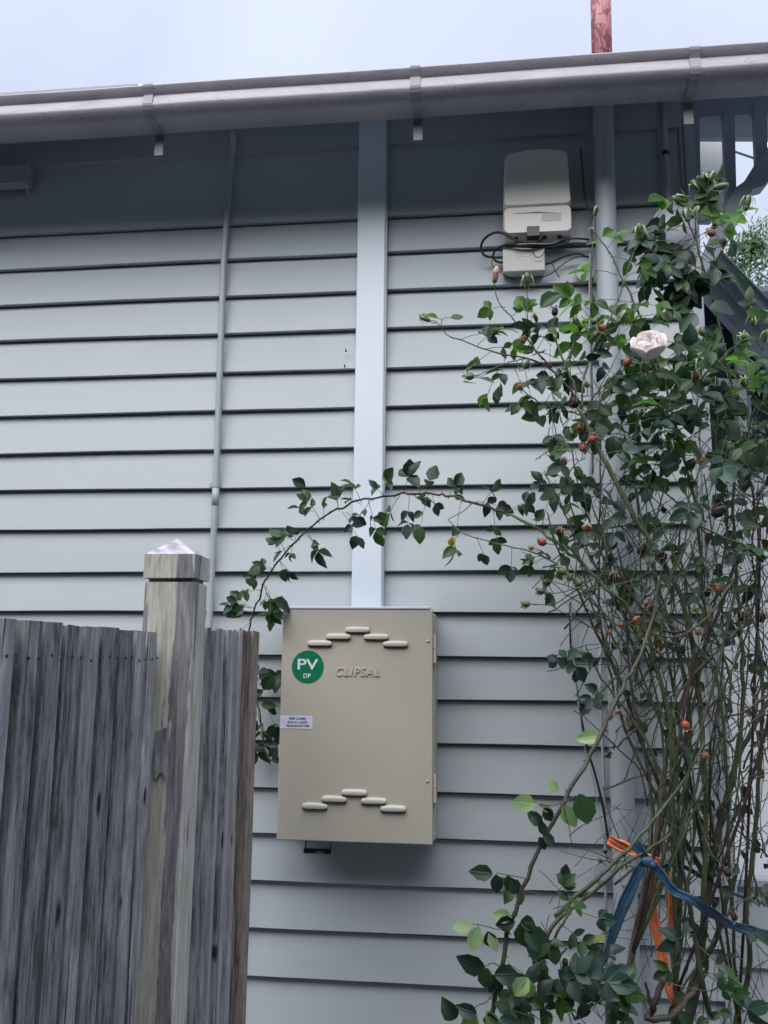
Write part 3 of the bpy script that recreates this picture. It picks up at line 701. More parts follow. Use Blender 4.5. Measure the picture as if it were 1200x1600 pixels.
# ------------------------------------------------------------------ fence
FX = -.648
fence = thing('paling_fence', (FX, -1.0, 0), 'weathered grey timber paling fence running to the wall beside a cream post', 'fence')
def paling(y0, y1, xf, top, mat, thick=.020, seed=0, tilt=0.0):
    r = random.Random(seed); n = 12; vs = []; fs = []
    for i in range(n+1):
        z = top*i/n; wob = .0006*math.sin(i*1.3+seed); wy = .0008*math.sin(i*.5+seed*2)
        sh = tilt*(z-top)
        for y, x in ((y0+.002, xf), (y1-.002, xf), (y1, xf-.002), (y1, xf-thick), (y0, xf-thick), (y0, xf-.002)):
            vs.append((x+wob, y+wy+sh, z if i < n else z + r.uniform(-.0012, .0012)))
    for i in range(n):
        for j in range(6): fs.append((i*6+j, i*6+(j+1) % 6, (i+1)*6+(j+1) % 6, (i+1)*6+j))
    fs.append(tuple(range(n*6, n*6+6)))
    return MB().add(vs, fs).build('paling', mat, fence)
# in front of the post: boards and recessed boards behind the gaps
edges = [0, 34, 71, 104, 134, 163, 190, 212, 232, 250]
ys = [at(e, 980, X=FX).y for e in edges]
step0 = ys[1]-ys[0]
pre = [ys[0]-step0*i for i in range(12, 0, -1)]
ys = pre + ys
for i in range(len(ys)-1):
    a_, b2 = ys[i], ys[i+1]
    gap = random.choice((.010, .014, .017, .020))
    paling(a_+gap*.5, b2-gap*.5, FX + random.uniform(-.0015, .0015), 1.655 + random.uniform(-.0015, .0015), M_pal, seed=i)
    paling(b2-.022, b2+.022, FX-.0225, 1.648, M_pal, seed=100+i)
# nail heads
for i in range(10, len(ys)-1):
    for f in (.28, .72):
        y = ys[i]+(ys[i+1]-ys[i])*f; z = 1.602+random.uniform(-.004, .004)
        MB().tube([(FX+.0035, y, z), (FX+.0052, y, z)], .0026, 7).build('nail', M_blackp, fence)
# behind the post up to the wall
ys2 = [-.905 + i*(.655/19) for i in range(20)]
for i in range(19):
    a_, b2 = ys2[i], ys2[i+1]; u = i/18
    mat = M_pal3 if i >= 14 else M_pal2
    paling(a_+.0015, b2-.0045, FX + random.choice((0, -.003, -.006, .002)), 1.672+.012*u + random.choice((0, .002, -.003)), mat, seed=200+i)
MB().box(FX-.046, FX-.016, -.90, -.255, 1.545, 1.640).build('rail', M_pal, fence)
MB().box(FX-.046, FX-.016, -.90, -.255, .91, 1.00).build('rail', M_pal, fence)
MB().box(FX-.085, FX-.0435, -4.5, -1.04, 1.50, 1.59).build('rail', M_pal, fence)
MB().box(FX-.085, FX-.0435, -4.5, -1.04, .45, .54).build('rail', M_pal, fence)
for i in range(10):
    paling(-.90+i*.064, -.90+i*.064+.066, FX-.062, 1.60, M_pal, seed=300+i) if False else None
# post with a moulded top
px0, px1, py0, py1 = -.6955, -.5885, -1.005, -.925
vs = []; post = MB()
segs = 40
def sq(x0_, x1_, y0_, y1_, z): return [(x0_+.003, y0_, z), (x1_-.003, y0_, z), (x1_, y0_+.003, z), (x1_, y1_, z), (x0_, y1_, z), (x0_, y0_+.003, z)]
lv = [(0, 0), (.7, 0), (1.2, .0006), (1.70, 0), (1.757, 0), (1.7605, .004)]
for z, ins in lv: vs += sq(px0+ins, px1-ins, py0+ins, py1-ins, z)
fs = [tuple(range((len(lv)-1)*6, len(lv)*6))]
for i in range(len(lv)-1):
    for j in range(6): fs.append((i*6+j, i*6+(j+1) % 6, (i+1)*6+(j+1) % 6, (i+1)*6+j))
pobj = MB().add(vs, fs).build('post', M_post, fence)
MB().box(px0+.007, px1-.007, py0+.007, py1-.006, 1.7595, 1.7685).build('neck', M_pal, pobj)
MB().cbox(px0-.003, px1+.001, py0-.004, py1+.012, 1.7675, 1.8165, .003).build('cap_block', M_post, pobj)
ax, ay = (px0+px1)/2-.004, (py0+py1)/2+.004
c_ = [(px0-.002, py0-.003, 1.8168), (px1, py0-.003, 1.8168), (px1, py1+.011, 1.8168), (px0-.002, py1+.011, 1.8168), (ax, ay, 1.855)]
MB().add(c_, [(0, 1, 4), (1, 2, 4), (2, 3, 4), (3, 0, 4), (3, 2, 1, 0)]).build('cap_pyramid', M_cap, pobj)
# a curling flake of paint on the post face
fk = [(-.655, py0-.001, 1.46), (-.628, py0-.001, 1.47), (-.623, py0-.005, 1.41), (-.626, py0-.009, 1.372), (-.636, py0-.006, 1.384), (-.646, py0-.010, 1.370), (-.657, py0-.003, 1.40)]
MB().add(fk + [(x, y+.0012, z) for x, y, z in fk], [tuple(range(7)), tuple(range(7, 14))[::-1]] + [(i, 7+i, 7+(i+1) % 7, (i+1) % 7) for i in range(7)]).build('paint_flake', M_pal2, pobj)

# ------------------------------------------------------------------ beyond the corner: porch, bracket, roof, tree, white wall
por = thing('porch_bracket', (.85, -.06, 3.0), 'dark timber fretwork bracket with upright slats and curved brace beyond the corner', 'porch bracket')
Yb = -.03
def pbox(name, q, y0_, y1_, mat, parent):
    P_ = [at(x, y, Y=y0_) for x, y in q]
    return MB().prism_y([(v.x, v.z) for v in P_][::-1], y0_, y1_).build(name, mat, parent, bevel=.002)
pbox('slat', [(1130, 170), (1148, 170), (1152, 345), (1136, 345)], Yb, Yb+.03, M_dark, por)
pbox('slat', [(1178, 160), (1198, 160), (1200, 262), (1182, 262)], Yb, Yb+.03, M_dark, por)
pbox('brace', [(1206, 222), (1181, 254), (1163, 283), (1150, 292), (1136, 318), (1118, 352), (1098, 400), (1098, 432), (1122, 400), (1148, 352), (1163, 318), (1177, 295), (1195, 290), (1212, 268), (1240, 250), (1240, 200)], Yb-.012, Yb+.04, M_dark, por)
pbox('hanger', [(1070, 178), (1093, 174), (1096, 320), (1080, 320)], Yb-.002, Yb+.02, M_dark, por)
pm = thing('porch_beam', (1.4, .1, 3.3), 'dark beam under the eave beyond the house corner', 'beam')
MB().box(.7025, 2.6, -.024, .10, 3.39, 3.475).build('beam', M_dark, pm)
pbox('curved_valance', [(1090, 187), (1110, 184), (1140, 184), (1165, 187), (1200, 184), (1260, 182), (1260, 214), (1093, 214)], .16, .19, M_porch, pm)
pl = thing('pale_panel', (.8, .3, 3.1), 'pale blue grey panel seen behind the left slat of the bracket', 'panel')
P_ = [at(x, y, Y=.30) for x, y in ((1092, 205), (1138, 205), (1138, 318), (1112, 345), (1092, 345))]
MB().prism_y([(v.x, v.z) for v in P_][::-1], .30, .33).build('sheet', M_porch, pl)
dn = thing('stay_rod', (.95, .3, 3.2), 'thin dark rod crossing the gap between the bracket slats', 'rod')
MB().tube([at(1146, 236, Y=.25), at(1186, 250, Y=.25)], .0042, 8).build('rod', M_dark, dn)
MB().tube([at(1120, 276, Y=.28), at(1131, 256, Y=.28)], .003, 8).build('fitting', M_dark, dn)
pr_ = thing('porch_roof', (1.0, .5, 2.9), 'sloping porch roof with pale barge board falling to the right', 'porch roof')
pbox('barge_board', [(1118, 384), (1224, 494), (1224, 520), (1118, 404)], .50, .53, M_trim, pr_)
pbox('roof_edge', [(1116, 378), (1226, 492), (1226, 495), (1116, 383)], .485, .9, M_gut, pr_)
pbox('painted_shade_strip', [(1112, 402), (1224, 521), (1224, 545), (1112, 425)], .535, .56, M_dark, pr_)  # dark strip painted in for the shade under the barge board
pbox('gable_sheet', [(1086, 395), (1112, 412), (1224, 545), (1224, 592), (1098, 452), (1086, 440)], .58, .60, M_porch, pr_)
pbox('lower_trim', [(1086, 440), (1098, 452), (1224, 592), (1224, 602), (1098, 464), (1086, 452)], .57, .60, M_dark, pr_)
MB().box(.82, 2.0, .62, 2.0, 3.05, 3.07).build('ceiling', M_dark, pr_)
wn = thing('porch_window', (1.0, .7, 2.6), 'dark porch window with pale frame behind the rose canes', 'window')
pbox('pane', [(1086, 430), (1240, 560), (1240, 745), (1110, 745), (1098, 600)], .66, .665, M_glass, wn)
pbox('frame', [(1150, 500), (1164, 505), (1170, 740), (1156, 740)], .60, .64, M_porch, wn)
pbox('frame', [(1120, 590), (1240, 600), (1240, 612), (1120, 602)], .605, .63, M_porch, wn)
pbox('frame', [(1100, 738), (1260, 738), (1260, 772), (1100, 772)], .592, .658, M_porch, wn)
pbox('mullion', [(1165, 560), (1172, 560), (1177, 742), (1170, 742)], .645, .655, M_dark, wn)
ww = thing('rendered_wall', (1.6, 2.2, 0), 'bright white rendered wall seen between the rose canes at lower right', 'wall')
MB().box(.95, 6.0, 2.4, 2.6, 0, 3.0).build('render', M_white, ww)
hp = thing('porch_parapet', (1.3, .05, 0), 'low grey weatherboard porch wall below the white wall at lower right', 'porch wall')
bz = [.755, .52, .285, .05]
for z in bz:
    MB().prism_x([(.030, z), (.0475, z-.001), (.0475, z+.004), (.08, z+.004), (.08, z+.238), (.046, z+.238)], .703, 3.0).build('board', M_board, hp)
MB().cbox(.703, 3.0, .022, .09, .975, .992, .003).build('capping', M_trim, hp)
# far tree
def leafcloud(n, fn, size, parent, name, mat, ks=None):
    r = random.Random(5); vs = []; fs = []; uv = []
    for _ in range(n):
        c = fn(r); d = Vector((r.gauss(0, 1), r.gauss(0, 1), r.gauss(0, 1))).normalized(); e = d.orthogonal().normalized()
        s_ = size*r.uniform(.6, 1.4); k = len(vs)
        vs += [c-d*s_, c+e*s_*.35, c+d*s_, c-e*s_*.35]; fs.append((k, k+1, k+2, k+3)); uv += [(.5, 0), (.8, .5), (.5, 1), (.2, .5)]
    mb = MB().add(vs, fs); mb.uv = uv; o = mb.build(name, mat, parent); o['kind'] = 'stuff'; return o
tr = thing('garden_tree', (4.6, 9.0, 0), 'feathery green tree behind the porch roof at right edge', 'tree')
blobs = [(Vector((3.9+.55*i % 3.0, 8.6+.3*(i % 3), 4.2+.42*(i % 6))), random.uniform(.45, .75)) for i in range(22)]
MB().tube([(4.6, 9, 0), (4.65, 9, 2), (4.5, 9, 4), (4.3, 8.9, 6.2), (4.0, 8.8, 7.0)], [.16, .14, .10, .05, .015], 8).build('trunk', M_caneb, tr, smooth=True)
bro = [at(x, y, Y=8.7) for x, y in ((1185, 480), (1192, 420), (1200, 360), (1196, 340))]
for k in range(9):
    b0 = Vector((4.55, 9, 3.2+k*.3)); e_ = b0 + Vector((random.uniform(-1.2, 1.2), random.uniform(-.5, .5), random.uniform(.6, 1.4)))
    MB().tube([b0, (b0+e_)/2+Vector((0, 0, .12)), e_], [.04, .025, .008], 5).build('branch', M_caneb, tr)
cl_ = [(at(1190, 440, Y=8.6), .55), (at(1150, 410, Y=8.6), .32), (at(1215, 380, Y=8.6), .45), (at(1175, 385, Y=8.6), .22), (at(1250, 420, Y=8.6), .7), (at(1230, 520, Y=8.6), .9), (at(1200, 520, Y=8.6), .7), (at(1300, 460, Y=8.6), .8), (at(1290, 380, Y=8.6), .5)]
def fn(r):
    c, R_ = r.choice(cl_); v = Vector((r.gauss(0, .5), r.gauss(0, .5), r.gauss(0, .5))); return c + v*R_
LM['far'] = leaf_mat('far_foliage', (0.060, 0.100, 0.050), (0.10, 0.14, 0.085), 0.35, .6)
leafcloud(5200, fn, .045, tr, 'crown', LM['far'])

# hedge added out of view behind the camera to block low sky light
hg = thing('sky_blocking_hedge', (0, -4.8, 0), 'unseen tall hedge added behind the camera to block low sky light', 'hedge')
rg = random.Random(3); vs = []; fs = []; nx, nz = 36, 14
for j in range(nz+1):
    for i in range(nx+1):
        vs.append((-9 + 18*i/nx, -3.95 - .30*(j/nz)**2 + rg.uniform(-.15, .15), 4.5*j/nz + (rg.uniform(-.2, .2) if j == nz else 0)))
for j in range(nz):
    for i in range(nx):
        a_ = j*(nx+1)+i; fs.append((a_, a_+1, a_+nx+2, a_+nx+1))
n0_ = len(vs); vs += [(x, y-1.6, z) for x, y, z in vs]; fs += [tuple(q+n0_ for q in f)[::-1] for f in fs]
t0_ = nz*(nx+1)
fs += [(t0_+i, t0_+i+1, n0_+t0_+i+1, n0_+t0_+i) for i in range(nx)]
MB().add(vs, fs).build('inner_growth', flat('hedge_dark', (0.03, 0.045, 0.022), .9), hg)
def fh(r): return Vector((r.uniform(-9, 9), -3.82 + r.gauss(0, .10), r.uniform(0.1, 4.65)))
leafcloud(9000, fh, .07, hg, 'foliage', leaf_mat('hedge_leaf', (0.035, 0.065, 0.028), (0.06, 0.09, 0.05), .2))
# ------------------------------------------------------------------ rose bush
bush = thing('rose_bush', (.52, -.5, 0), 'tall thorny rose bush with orange hips and one pale pink bloom against the wall', 'rose bush')
BO = woff(bush)
def leaflet_mesh(mat, seed):
    r = random.Random(seed)
    fold = r.uniform(.08, .75); curl = r.uniform(-.15, .50); twist = r.uniform(-.45, .45); wd = r.uniform(.50, .74)
    prof_ = [(0, 0), (.06, .16), (.17, .34), (.32, .47), (.48, .50), (.64, .43), (.79, .29), (.91, .13), (1.0, 0)]
    vs = []; uv = []; fs = []
    for t_, w_ in prof_:
        zc = -curl*t_*t_; tw = twist*t_
        for s_, q in ((-1, 1), (-1, .5), (0, 0), (1, .5), (1, 1)):
            x = s_*q*w_*wd*(1 + (.10 if q == 1 and prof_.index((t_, w_)) % 2 else 0)); z = zc + abs(x)*fold*(1-.25*q) + x*tw + (r.uniform(-.012, .012) if q == 1 else 0)
            vs.append((x, t_ + (r.uniform(-.010, .010) if q == 1 else 0), z)); uv.append((.5+x*.9, t_))
    n_ = len(prof_)
    for i in range(n_-1):
        for j in range(4):
            a_ = i*5+j
            if i == 0: fs.append((2, a_+6, a_+5))
            elif i == n_-2: fs.append((a_, a_+1, (n_-1)*5+2))
            else: fs.append((a_, a_+1, a_+6, a_+5))
    me = bpy.data.meshes.new('leaf'); me.from_pydata(vs, [], fs); ul = me.uv_layers.new(name='UVMap')
    for l in me.loops: ul.data[l.index].uv = uv[l.vertex_index]
    me.materials.append(mat); me.polygons.foreach_set('use_smooth', [True]*len(me.polygons)); me.update()
    return me, vs, fs, uv
LEAF = {k: [leaflet_mesh(LM[k], hash(k) % 97 + i) if False else leaflet_mesh(LM[k], ord(k[0])*10+i) for i in range(9)] for k in 'gdbtpyw'}
leaves = []          # (matrix, kind, variant, size)
TW = MB()            # petioles and thin twigs
def leaf(base, d, nrm, size, kind):
    d = d.normalized(); x = d.cross(nrm)
    if x.length < 1e-4: x = d.orthogonal()
    x.normalize(); z = x.cross(d)
    M_ = Matrix(((x.x*size, d.x*size, z.x*size, base.x), (x.y*size, d.y*size, z.y*size, base.y), (x.z*size, d.z*size, z.z*size, base.z), (0, 0, 0, 1)))
    leaves.append((M_, kind, random.randrange(9), size))
UPV = Vector((0, 0, 1)); OUT = Vector((0, -1, 0))
def rv(s_=1.0): return Vector((random.gauss(0, s_), random.gauss(0, s_), random.gauss(0, s_)))
def compound(base, d, size, kind, n=5, face=.55):
    """a rose leaf: rachis with 3 to 7 leaflets"""
    d = d.normalized(); L = size*random.uniform(1.5, 2.2)*(n/5)
    nrm = (UPV*random.uniform(.3, 1.0) + OUT*face*random.uniform(.2, 1.6) + rv(.40)).normalized()
    sag = Vector((0, 0, -1)) * L*random.uniform(.0, .35)
    P_ = [base + d*L*t_ + sag*t_*t_ for t_ in (0, .35, .7, 1)]
    TW.tube(P_, [.0011, .0010, .0009, .0007], 4, caps=False)
    tip = P_[-1]; dd = (P_[-1]-P_[-2]).normalized(); side = dd.cross(nrm).normalized()
    leaf(tip, dd + rv(.15), nrm + rv(.2), size*random.uniform(.9, 1.15), kind)
    for i in range((n-1)//2):
        q = P_[-1].lerp(P_[-2], .15) if i == 0 else (P_[2].lerp(P_[1], .3) if i == 1 else P_[1])
        for s_ in (-1, 1):
            if random.random() < .07: continue
            kk = kind
            leaf(q, dd*.45 + side*s_ + rv(.22) + Vector((0, 0, -.15)), nrm + rv(.35), size*random.uniform(.72, 1.0)*(1-.12*i), kk)
CP = []              # sampled cane points
def cane(pts, mat=M_cane, thorn=1.0, name='cane', n=4, k=8, register=True, stuff=None, wob=.0015):
    """pts: (px, py, Y, radius in mm)"""
    P_ = [tuple(at(x, y, Y=yy)) + (r_*.001,) for x, y, yy, r_ in pts]
    S_ = smooth_path(P_, n); pos = [Vector(p[:3]) + rv(wob*min(1, p[3]/.004)) for p in S_]; rs = [max(.0006, p[3]*random.uniform(.95, 1.07)) for p in S_]
    mb = stuff if stuff is not None else MB(); mb.tube(pos, rs, k)
    if register: CP.extend(pos)
    if thorn:
        for i in range(len(pos)-1):
            seg = pos[i+1]-pos[i]
            m_ = int(seg.length*45*thorn + random.random())
            for _ in range(m_):
                q = pos[i].lerp(pos[i+1], random.random()); dr = seg.normalized().cross(rv()).normalized()
                ln = random.uniform(.0040, .0080)*min(1, .45+rs[i]/.006)
                mb.cone(q + dr*rs[i]*.7, dr*(ln+rs[i]*.3) - UPV*ln*.35, ln*.30, 4)
    if stuff is None:
        return mb.build(name, mat, bush, smooth=True)
def groundpt(x, y, Y): return (x, y, Y)
G = lambda x, Y, r_: (x, 2250, Y, r_)
# --- thick stems
cane([(900, 2150, -.55, 10), (935, 1750, -.55, 9), (957, 1600, -.55, 8.6), (983, 1503, -.55, 8.2), (1009, 1408, -.54, 7.8), (1027, 1308, -.52, 7.2), (1035, 1222, -.5, 6.6), (1052, 1130, -.48, 6), (1090, 1040, -.46, 5.2), (1120, 960, -.45, 4.6), (1150, 880, -.43, 4)], M_caneb, .5)
cane([(1040, 2150, -.45, 10), (1048, 1700, -.47, 9), (1053, 1600, -.48, 8), (1061, 1417, -.48, 7.2), (1068, 1287, -.47, 6.8), (1074, 1200, -.46, 6.2), (1078, 1120, -.45, 5.6), (1066, 1040, -.45, 5), (1040, 960, -.46, 4.4)], M_cane, .6)
cane([(1045, 2150, -.42, 12), (1060, 1700, -.42, 10), (1087, 1547, -.42, 9.5), (1109, 1373, -.42, 9), (1126, 1287, -.41, 8.4), (1148, 1200, -.40, 7.2), (1175, 1140, -.39, 6), (1205, 1090, -.38, 5.4)], M_caneb, .4)
cane([(1128, 1290, -.41, 7.2), (1145, 1220, -.42, 6.2), (1158, 1130, -.42, 5.4), (1160, 1020, -.42, 5), (1152, 920, -.42, 4.5), (1146, 800, -.42, 4), (1150, 700, -.42, 3.6), (1146, 620, -.42, 3.4), (1132, 545, -.42, 3.2), (1117, 480, -.42, 3.0), (1102, 428, -.42, 2.8), (1090, 385, -.42, 2.4), (1086, 340, -.42, 1.8)], M_cane, .8)
cane([(1120, 2150, -.34, 10), (1140, 1700, -.34, 8.5), (1150, 1600, -.34, 7.6), (1172, 1500, -.34, 6.6), (1166, 1417, -.34, 6.2), (1178, 1308, -.34, 5.8), (1187, 1200, -.34, 5.4), (1192, 1080, -.34, 5), (1182, 950, -.34, 4.4), (1188, 820, -.34, 4)], M_cane, .6)
cane([(1060, 2100, -.36, 9), (1085, 1700, -.36, 8), (1075, 1560, -.36, 7.5), (1112, 1480, -.37, 7.2), (1130, 1430, -.38, 6.5), (1152, 1350, -.38, 5.5)], M_caneb, .5)
cane([(1110, 1590, -.5, 6.5), (1095, 1520, -.52, 6.2), (1080, 1430, -.52, 5.6), (1060, 1330, -.52, 5.0), (1048, 1260, -.5, 4.6)], M_caneb, .6)
# sawn-off dark stub near the foot
cane([(1010, 1590, -.60, 7.5), (1020, 1575, -.60, 7.2), (1028, 1555, -.60, 6.6), (1037, 1528, -.60, 6.2)], M_canep, .2)
cane([(1020, 1575, -.60, 4), (1012, 1550, -.60, 3.4), (1008, 1535, -.60, 3)], M_canep, .2)
cane([(1008, 1590, -.60, 8), (1030, 1592, -.6, 7.6), (1058, 1580, -.57, 7), (1078, 1555, -.53, 6.2), (1105, 1520, -.48, 5.6)], M_caneb, .2)
# --- upper sawn cane
cane([(1098, 1420, -.50, 6.4), (1104, 1300, -.52, 6.2), (1098, 1180, -.54, 6), (1090, 1060, -.56, 6), (1072, 960, -.58, 6), (1040, 883, -.60, 6.1), (1007, 835, -.60, 6.1), (978, 782, -.60, 6.0), (949, 729, -.60, 5.8), (929, 690, -.60, 5.6), (905, 637, -.60, 5.2)], M_cane, .6)
cane([(905, 640, -.60, 3.6), (897, 605, -.60, 3.3), (886, 575, -.60, 3.0), (874, 548, -.60, 2.6), (862, 520, -.60, 2.2)], M_cane, .7)
cane([(886, 578, -.60, 2.6), (895, 545, -.60, 2.2), (905, 520, -.6, 1.8), (912, 508, -.6, 1.4)], M_cane, .5)
# --- front left cane and its crossing canes
cane([(745, 2150, -.85, 7), (750, 1800, -.85, 6), (757, 1640, -.85, 5.2), (767, 1590, -.85, 4.8), (784, 1512, -.85, 4.6), (797, 1443, -.85, 4.5), (823, 1373, -.85, 4.4), (849, 1313, -.84, 4.4), (875, 1265, -.83, 4.5), (897, 1223, -.82, 4.6), (923, 1179, -.80, 4.7), (944, 1136, -.78, 4.8), (962, 1097, -.76, 4.8), (979, 1062, -.74, 4.6), (1000, 1024, -.72, 4), (1020, 960, -.7, 3.4), (1030, 900, -.7, 3)], M_caneb, 1.6)
cane([(868, 1432, -.66, 4.6), (892, 1408, -.66, 4.6), (923, 1382, -.66, 4.6), (955, 1352, -.66, 4.5), (983, 1326, -.66, 4.3), (1020, 1282, -.64, 4), (1062, 1230, -.6, 3.6), (1100, 1160, -.56, 3)], M_cane, .5)
cane([(878, 1432, -.64, 3.8), (900, 1415, -.64, 3.6), (940, 1382, -.64, 3.6), (975, 1350, -.64, 3.6), (1010, 1330, -.62, 3.4), (1050, 1300, -.6, 3)], M_cane, .5)
cane([(852, 2100, -.7, 6), (850, 1700, -.7, 5.5), (848, 1600, -.7, 5.4), (845, 1540, -.7, 5.2), (850, 1480, -.7, 5), (862, 1450, -.69, 4.6), (880, 1428, -.68, 4)], M_caneb, .5)
cane([(862, 1478, -.70, 3), (875, 1450, -.70, 2.8), (895, 1418, -.68, 2.4), (915, 1400, -.66, 2.2)], M_caneb, .6)
cane([(868, 1505, -.70, 2.4), (880, 1488, -.70, 2.0), (886, 1482, -.70, 1.7)], M_canep, .6)
# --- the long arching cane reaching left, its tip dropping behind the fence end
arch = [(1060, 1250, -.50, 5.2), (1045, 1120, -.52, 4.9), (1018, 1010, -.54, 4.7), (985, 955, -.55, 4.5), (945, 915, -.56, 4.4), (908, 880, -.56, 4.3), (872, 850, -.55, 4.2), (840, 827, -.53, 3.9), (790, 803, -.50, 3.6), (740, 785, -.46, 3.3), (690, 774, -.42, 3.1), (650, 770, -.38, 3.0), (600, 775, -.34, 2.9), (550, 787, -.31, 2.8), (510, 806, -.28, 2.7), (475, 832, -.26, 2.6), (445, 865, -.24, 2.6), (420, 900, -.22, 2.6), (402, 942, -.20, 2.6), (389, 985, -.185, 2.5), (384, 1020, -.175, 2.4), (390, 1060, -.16, 2.2), (404, 1110, -.14, 2.0), (410, 1140, -.12, 1.8), (414, 1165, -.11, 1.4)]
arch = [(x + random.uniform(-1.5, 1.5), y + random.uniform(-2.2, 2.2), yy, r_) for x, y, yy, r_ in arch]
cane(arch[:9], M_caneg, .9, n=4, wob=.003); cane(arch[8:], M_canep, 1.8, n=5, wob=.003)
cane([(700, 812, -.52, 1.1), (722, 832, -.53, 1.3), (760, 845, -.54, 1.5), (800, 855, -.55, 1.7), (830, 862, -.56, 1.9), (875, 885, -.57, 2.0), (905, 915, -.58, 2.2), (950, 965, -.58, 2.5), (1000, 1040, -.58, 3)], M_cane, .8)
cane([(740, 785, -.46, 1.3), (722, 800, -.49, 1.2), (700, 812, -.52, 1.0)], M_cane, .8)
# --- left spur of the top
cane([(668, 500, -.56, .9), (680, 502, -.56, 1.1), (689, 511, -.56, 1.3), (701, 525, -.56, 1.5), (727, 533, -.56, 1.7), (744, 541, -.57, 1.8), (779, 552, -.58, 2.0), (830, 562, -.59, 2.4), (870, 585, -.60, 2.8), (897, 618, -.60, 3.2)], M_canep, .8)
cane([(689, 511, -.56, 1.1), (691, 500, -.56, 1.1), (697, 495, -.56, 1.0)], M_cane, 0)
cane([(772, 442, -.58, 1.1), (775, 462, -.58, 1.2), (784, 480, -.58, 1.4), (798, 494, -.58, 1.6), (815, 515, -.58, 1.8), (835, 545, -.59, 2.1), (862, 575, -.6, 2.6)], M_canep, .8)
cane([(824, 448, -.60, 1.1), (824, 485, -.6, 1.3), (827, 520, -.6, 1.6), (838, 552, -.6, 1.9)], M_cane, .4)
cane([(865, 492, -.6, 1.0), (868, 520, -.6, 1.3), (872, 548, -.6, 1.7)], M_cane, .4)
cane([(740, 590, -.60, 1.1), (762, 580, -.6, 1.3), (790, 568, -.6, 1.5), (820, 560, -.6, 1.7)], M_cane, .6)
cane([(813, 606, -.62, 1.0), (832, 622, -.62, 1.2), (850, 632, -.62, 1.4), (880, 640, -.61, 1.8), (905, 648, -.6, 2.2)], M_cane, .6)
cane([(905, 512, -.6, 1.0), (898, 535, -.6, 1.2), (888, 560, -.6, 1.5)], M_cane, .4)
cane([(930, 338, -.50, 1.1), (927, 355, -.50, 1.5), (936, 372, -.5, 1.9), (955, 398, -.5, 2.2), (968, 428, -.5, 2.4), (984, 458, -.5, 2.6), (1000, 495, -.5, 2.8), (1015, 520, -.5, 2.9), (1030, 560, -.48, 3.1), (1040, 600, -.46, 3.3), (1060, 690, -.46, 3.6), (1085, 780, -.46, 4), (1100, 900, -.46, 4.4)], M_cane, 1.0)
cane([(1001, 372, -.55, 1.2), (990, 395, -.55, 1.4), (978, 430, -.55, 1.6), (966, 468, -.55, 1.9), (952, 500, -.56, 2.1), (930, 540, -.57, 2.4), (912, 590, -.58, 2.7), (910, 640, -.59, 3.0)], M_cane, .6)
cane([(980, 574, -.62, 1.1), (962, 588, -.62, 1.4), (945, 600, -.61, 1.7), (925, 625, -.6, 2), (915, 650, -.6, 2.3)], M_canep, .6)
cane([(1165, 320, -.5, 1.1), (1155, 342, -.5, 1.3), (1140, 370, -.48, 1.5), (1126, 398, -.46, 1.6), (1116, 420, -.44, 1.8), (1112, 455, -.43, 2.0)], M_cane, .4)
cane([(1112, 372, -.5, 1.0), (1115, 395, -.5, 1.2), (1115, 430, -.46, 1.6)], M_cane, .3)
cane([(1100, 290, -.45, 1.1), (1096, 320, -.44, 1.4), (1090, 350, -.43, 1.6)], M_cane, .2)
cane([(1066, 318, -.48, 1.1), (1074, 345, -.47, 1.4), (1086, 372, -.44, 1.8)], M_cane, .2)
cane([(1177, 508, -.55, 1.0), (1182, 530, -.55, 1.2), (1192, 548, -.54, 1.4), (1215, 580, -.5, 1.8)], M_cane, .4)
cane([(1097, 525, -.56, 1.1), (1110, 545, -.56, 1.4), (1128, 572, -.55, 1.7), (1160, 600, -.54, 2), (1200, 640, -.5, 2.4)], M_cane, .5)
cane([(1085, 590, -.56, 1.1), (1100, 610, -.56, 1.3), (1122, 640, -.54, 1.6), (1146, 690, -.46, 2.2)], M_cane, .5)
cane([(1015, 550, -.60, 1.9), (1030, 575, -.58, 2.1), (1040, 600, -.5, 2.4)], M_canep, .5)
# green buds stretching left at mid height
cane([(823, 943, -.66, 1.0), (845, 945, -.66, 1.1), (866, 944, -.66, 1.2), (895, 925, -.65, 1.4), (925, 905, -.64, 1.6)], M_canep, 0)
cane([(845, 925, -.66, .9), (870, 927, -.66, 1.0), (898, 920, -.65, 1.2), (915, 925, -.64, 1.4)], M_cane, 0)
cane([(858, 908, -.66, .9), (880, 913, -.66, 1.0), (905, 925, -.66, 1.3), (935, 950, -.64, 1.8)], M_canep, 0)
cane([(867, 951, -.68, 1.0), (885, 960, -.68, 1.2), (912, 973, -.67, 1.5), (940, 990, -.66, 1.8)], M_canep, .4)
cane([(896, 1110, -.74, 1.2), (915, 1122, -.74, 1.3), (940, 1145, -.76, 1.5), (968, 1172, -.74, 1.6), (1000, 1205, -.72, 1.8), (1012, 1260, -.7, 1.8)], M_canep, .5)
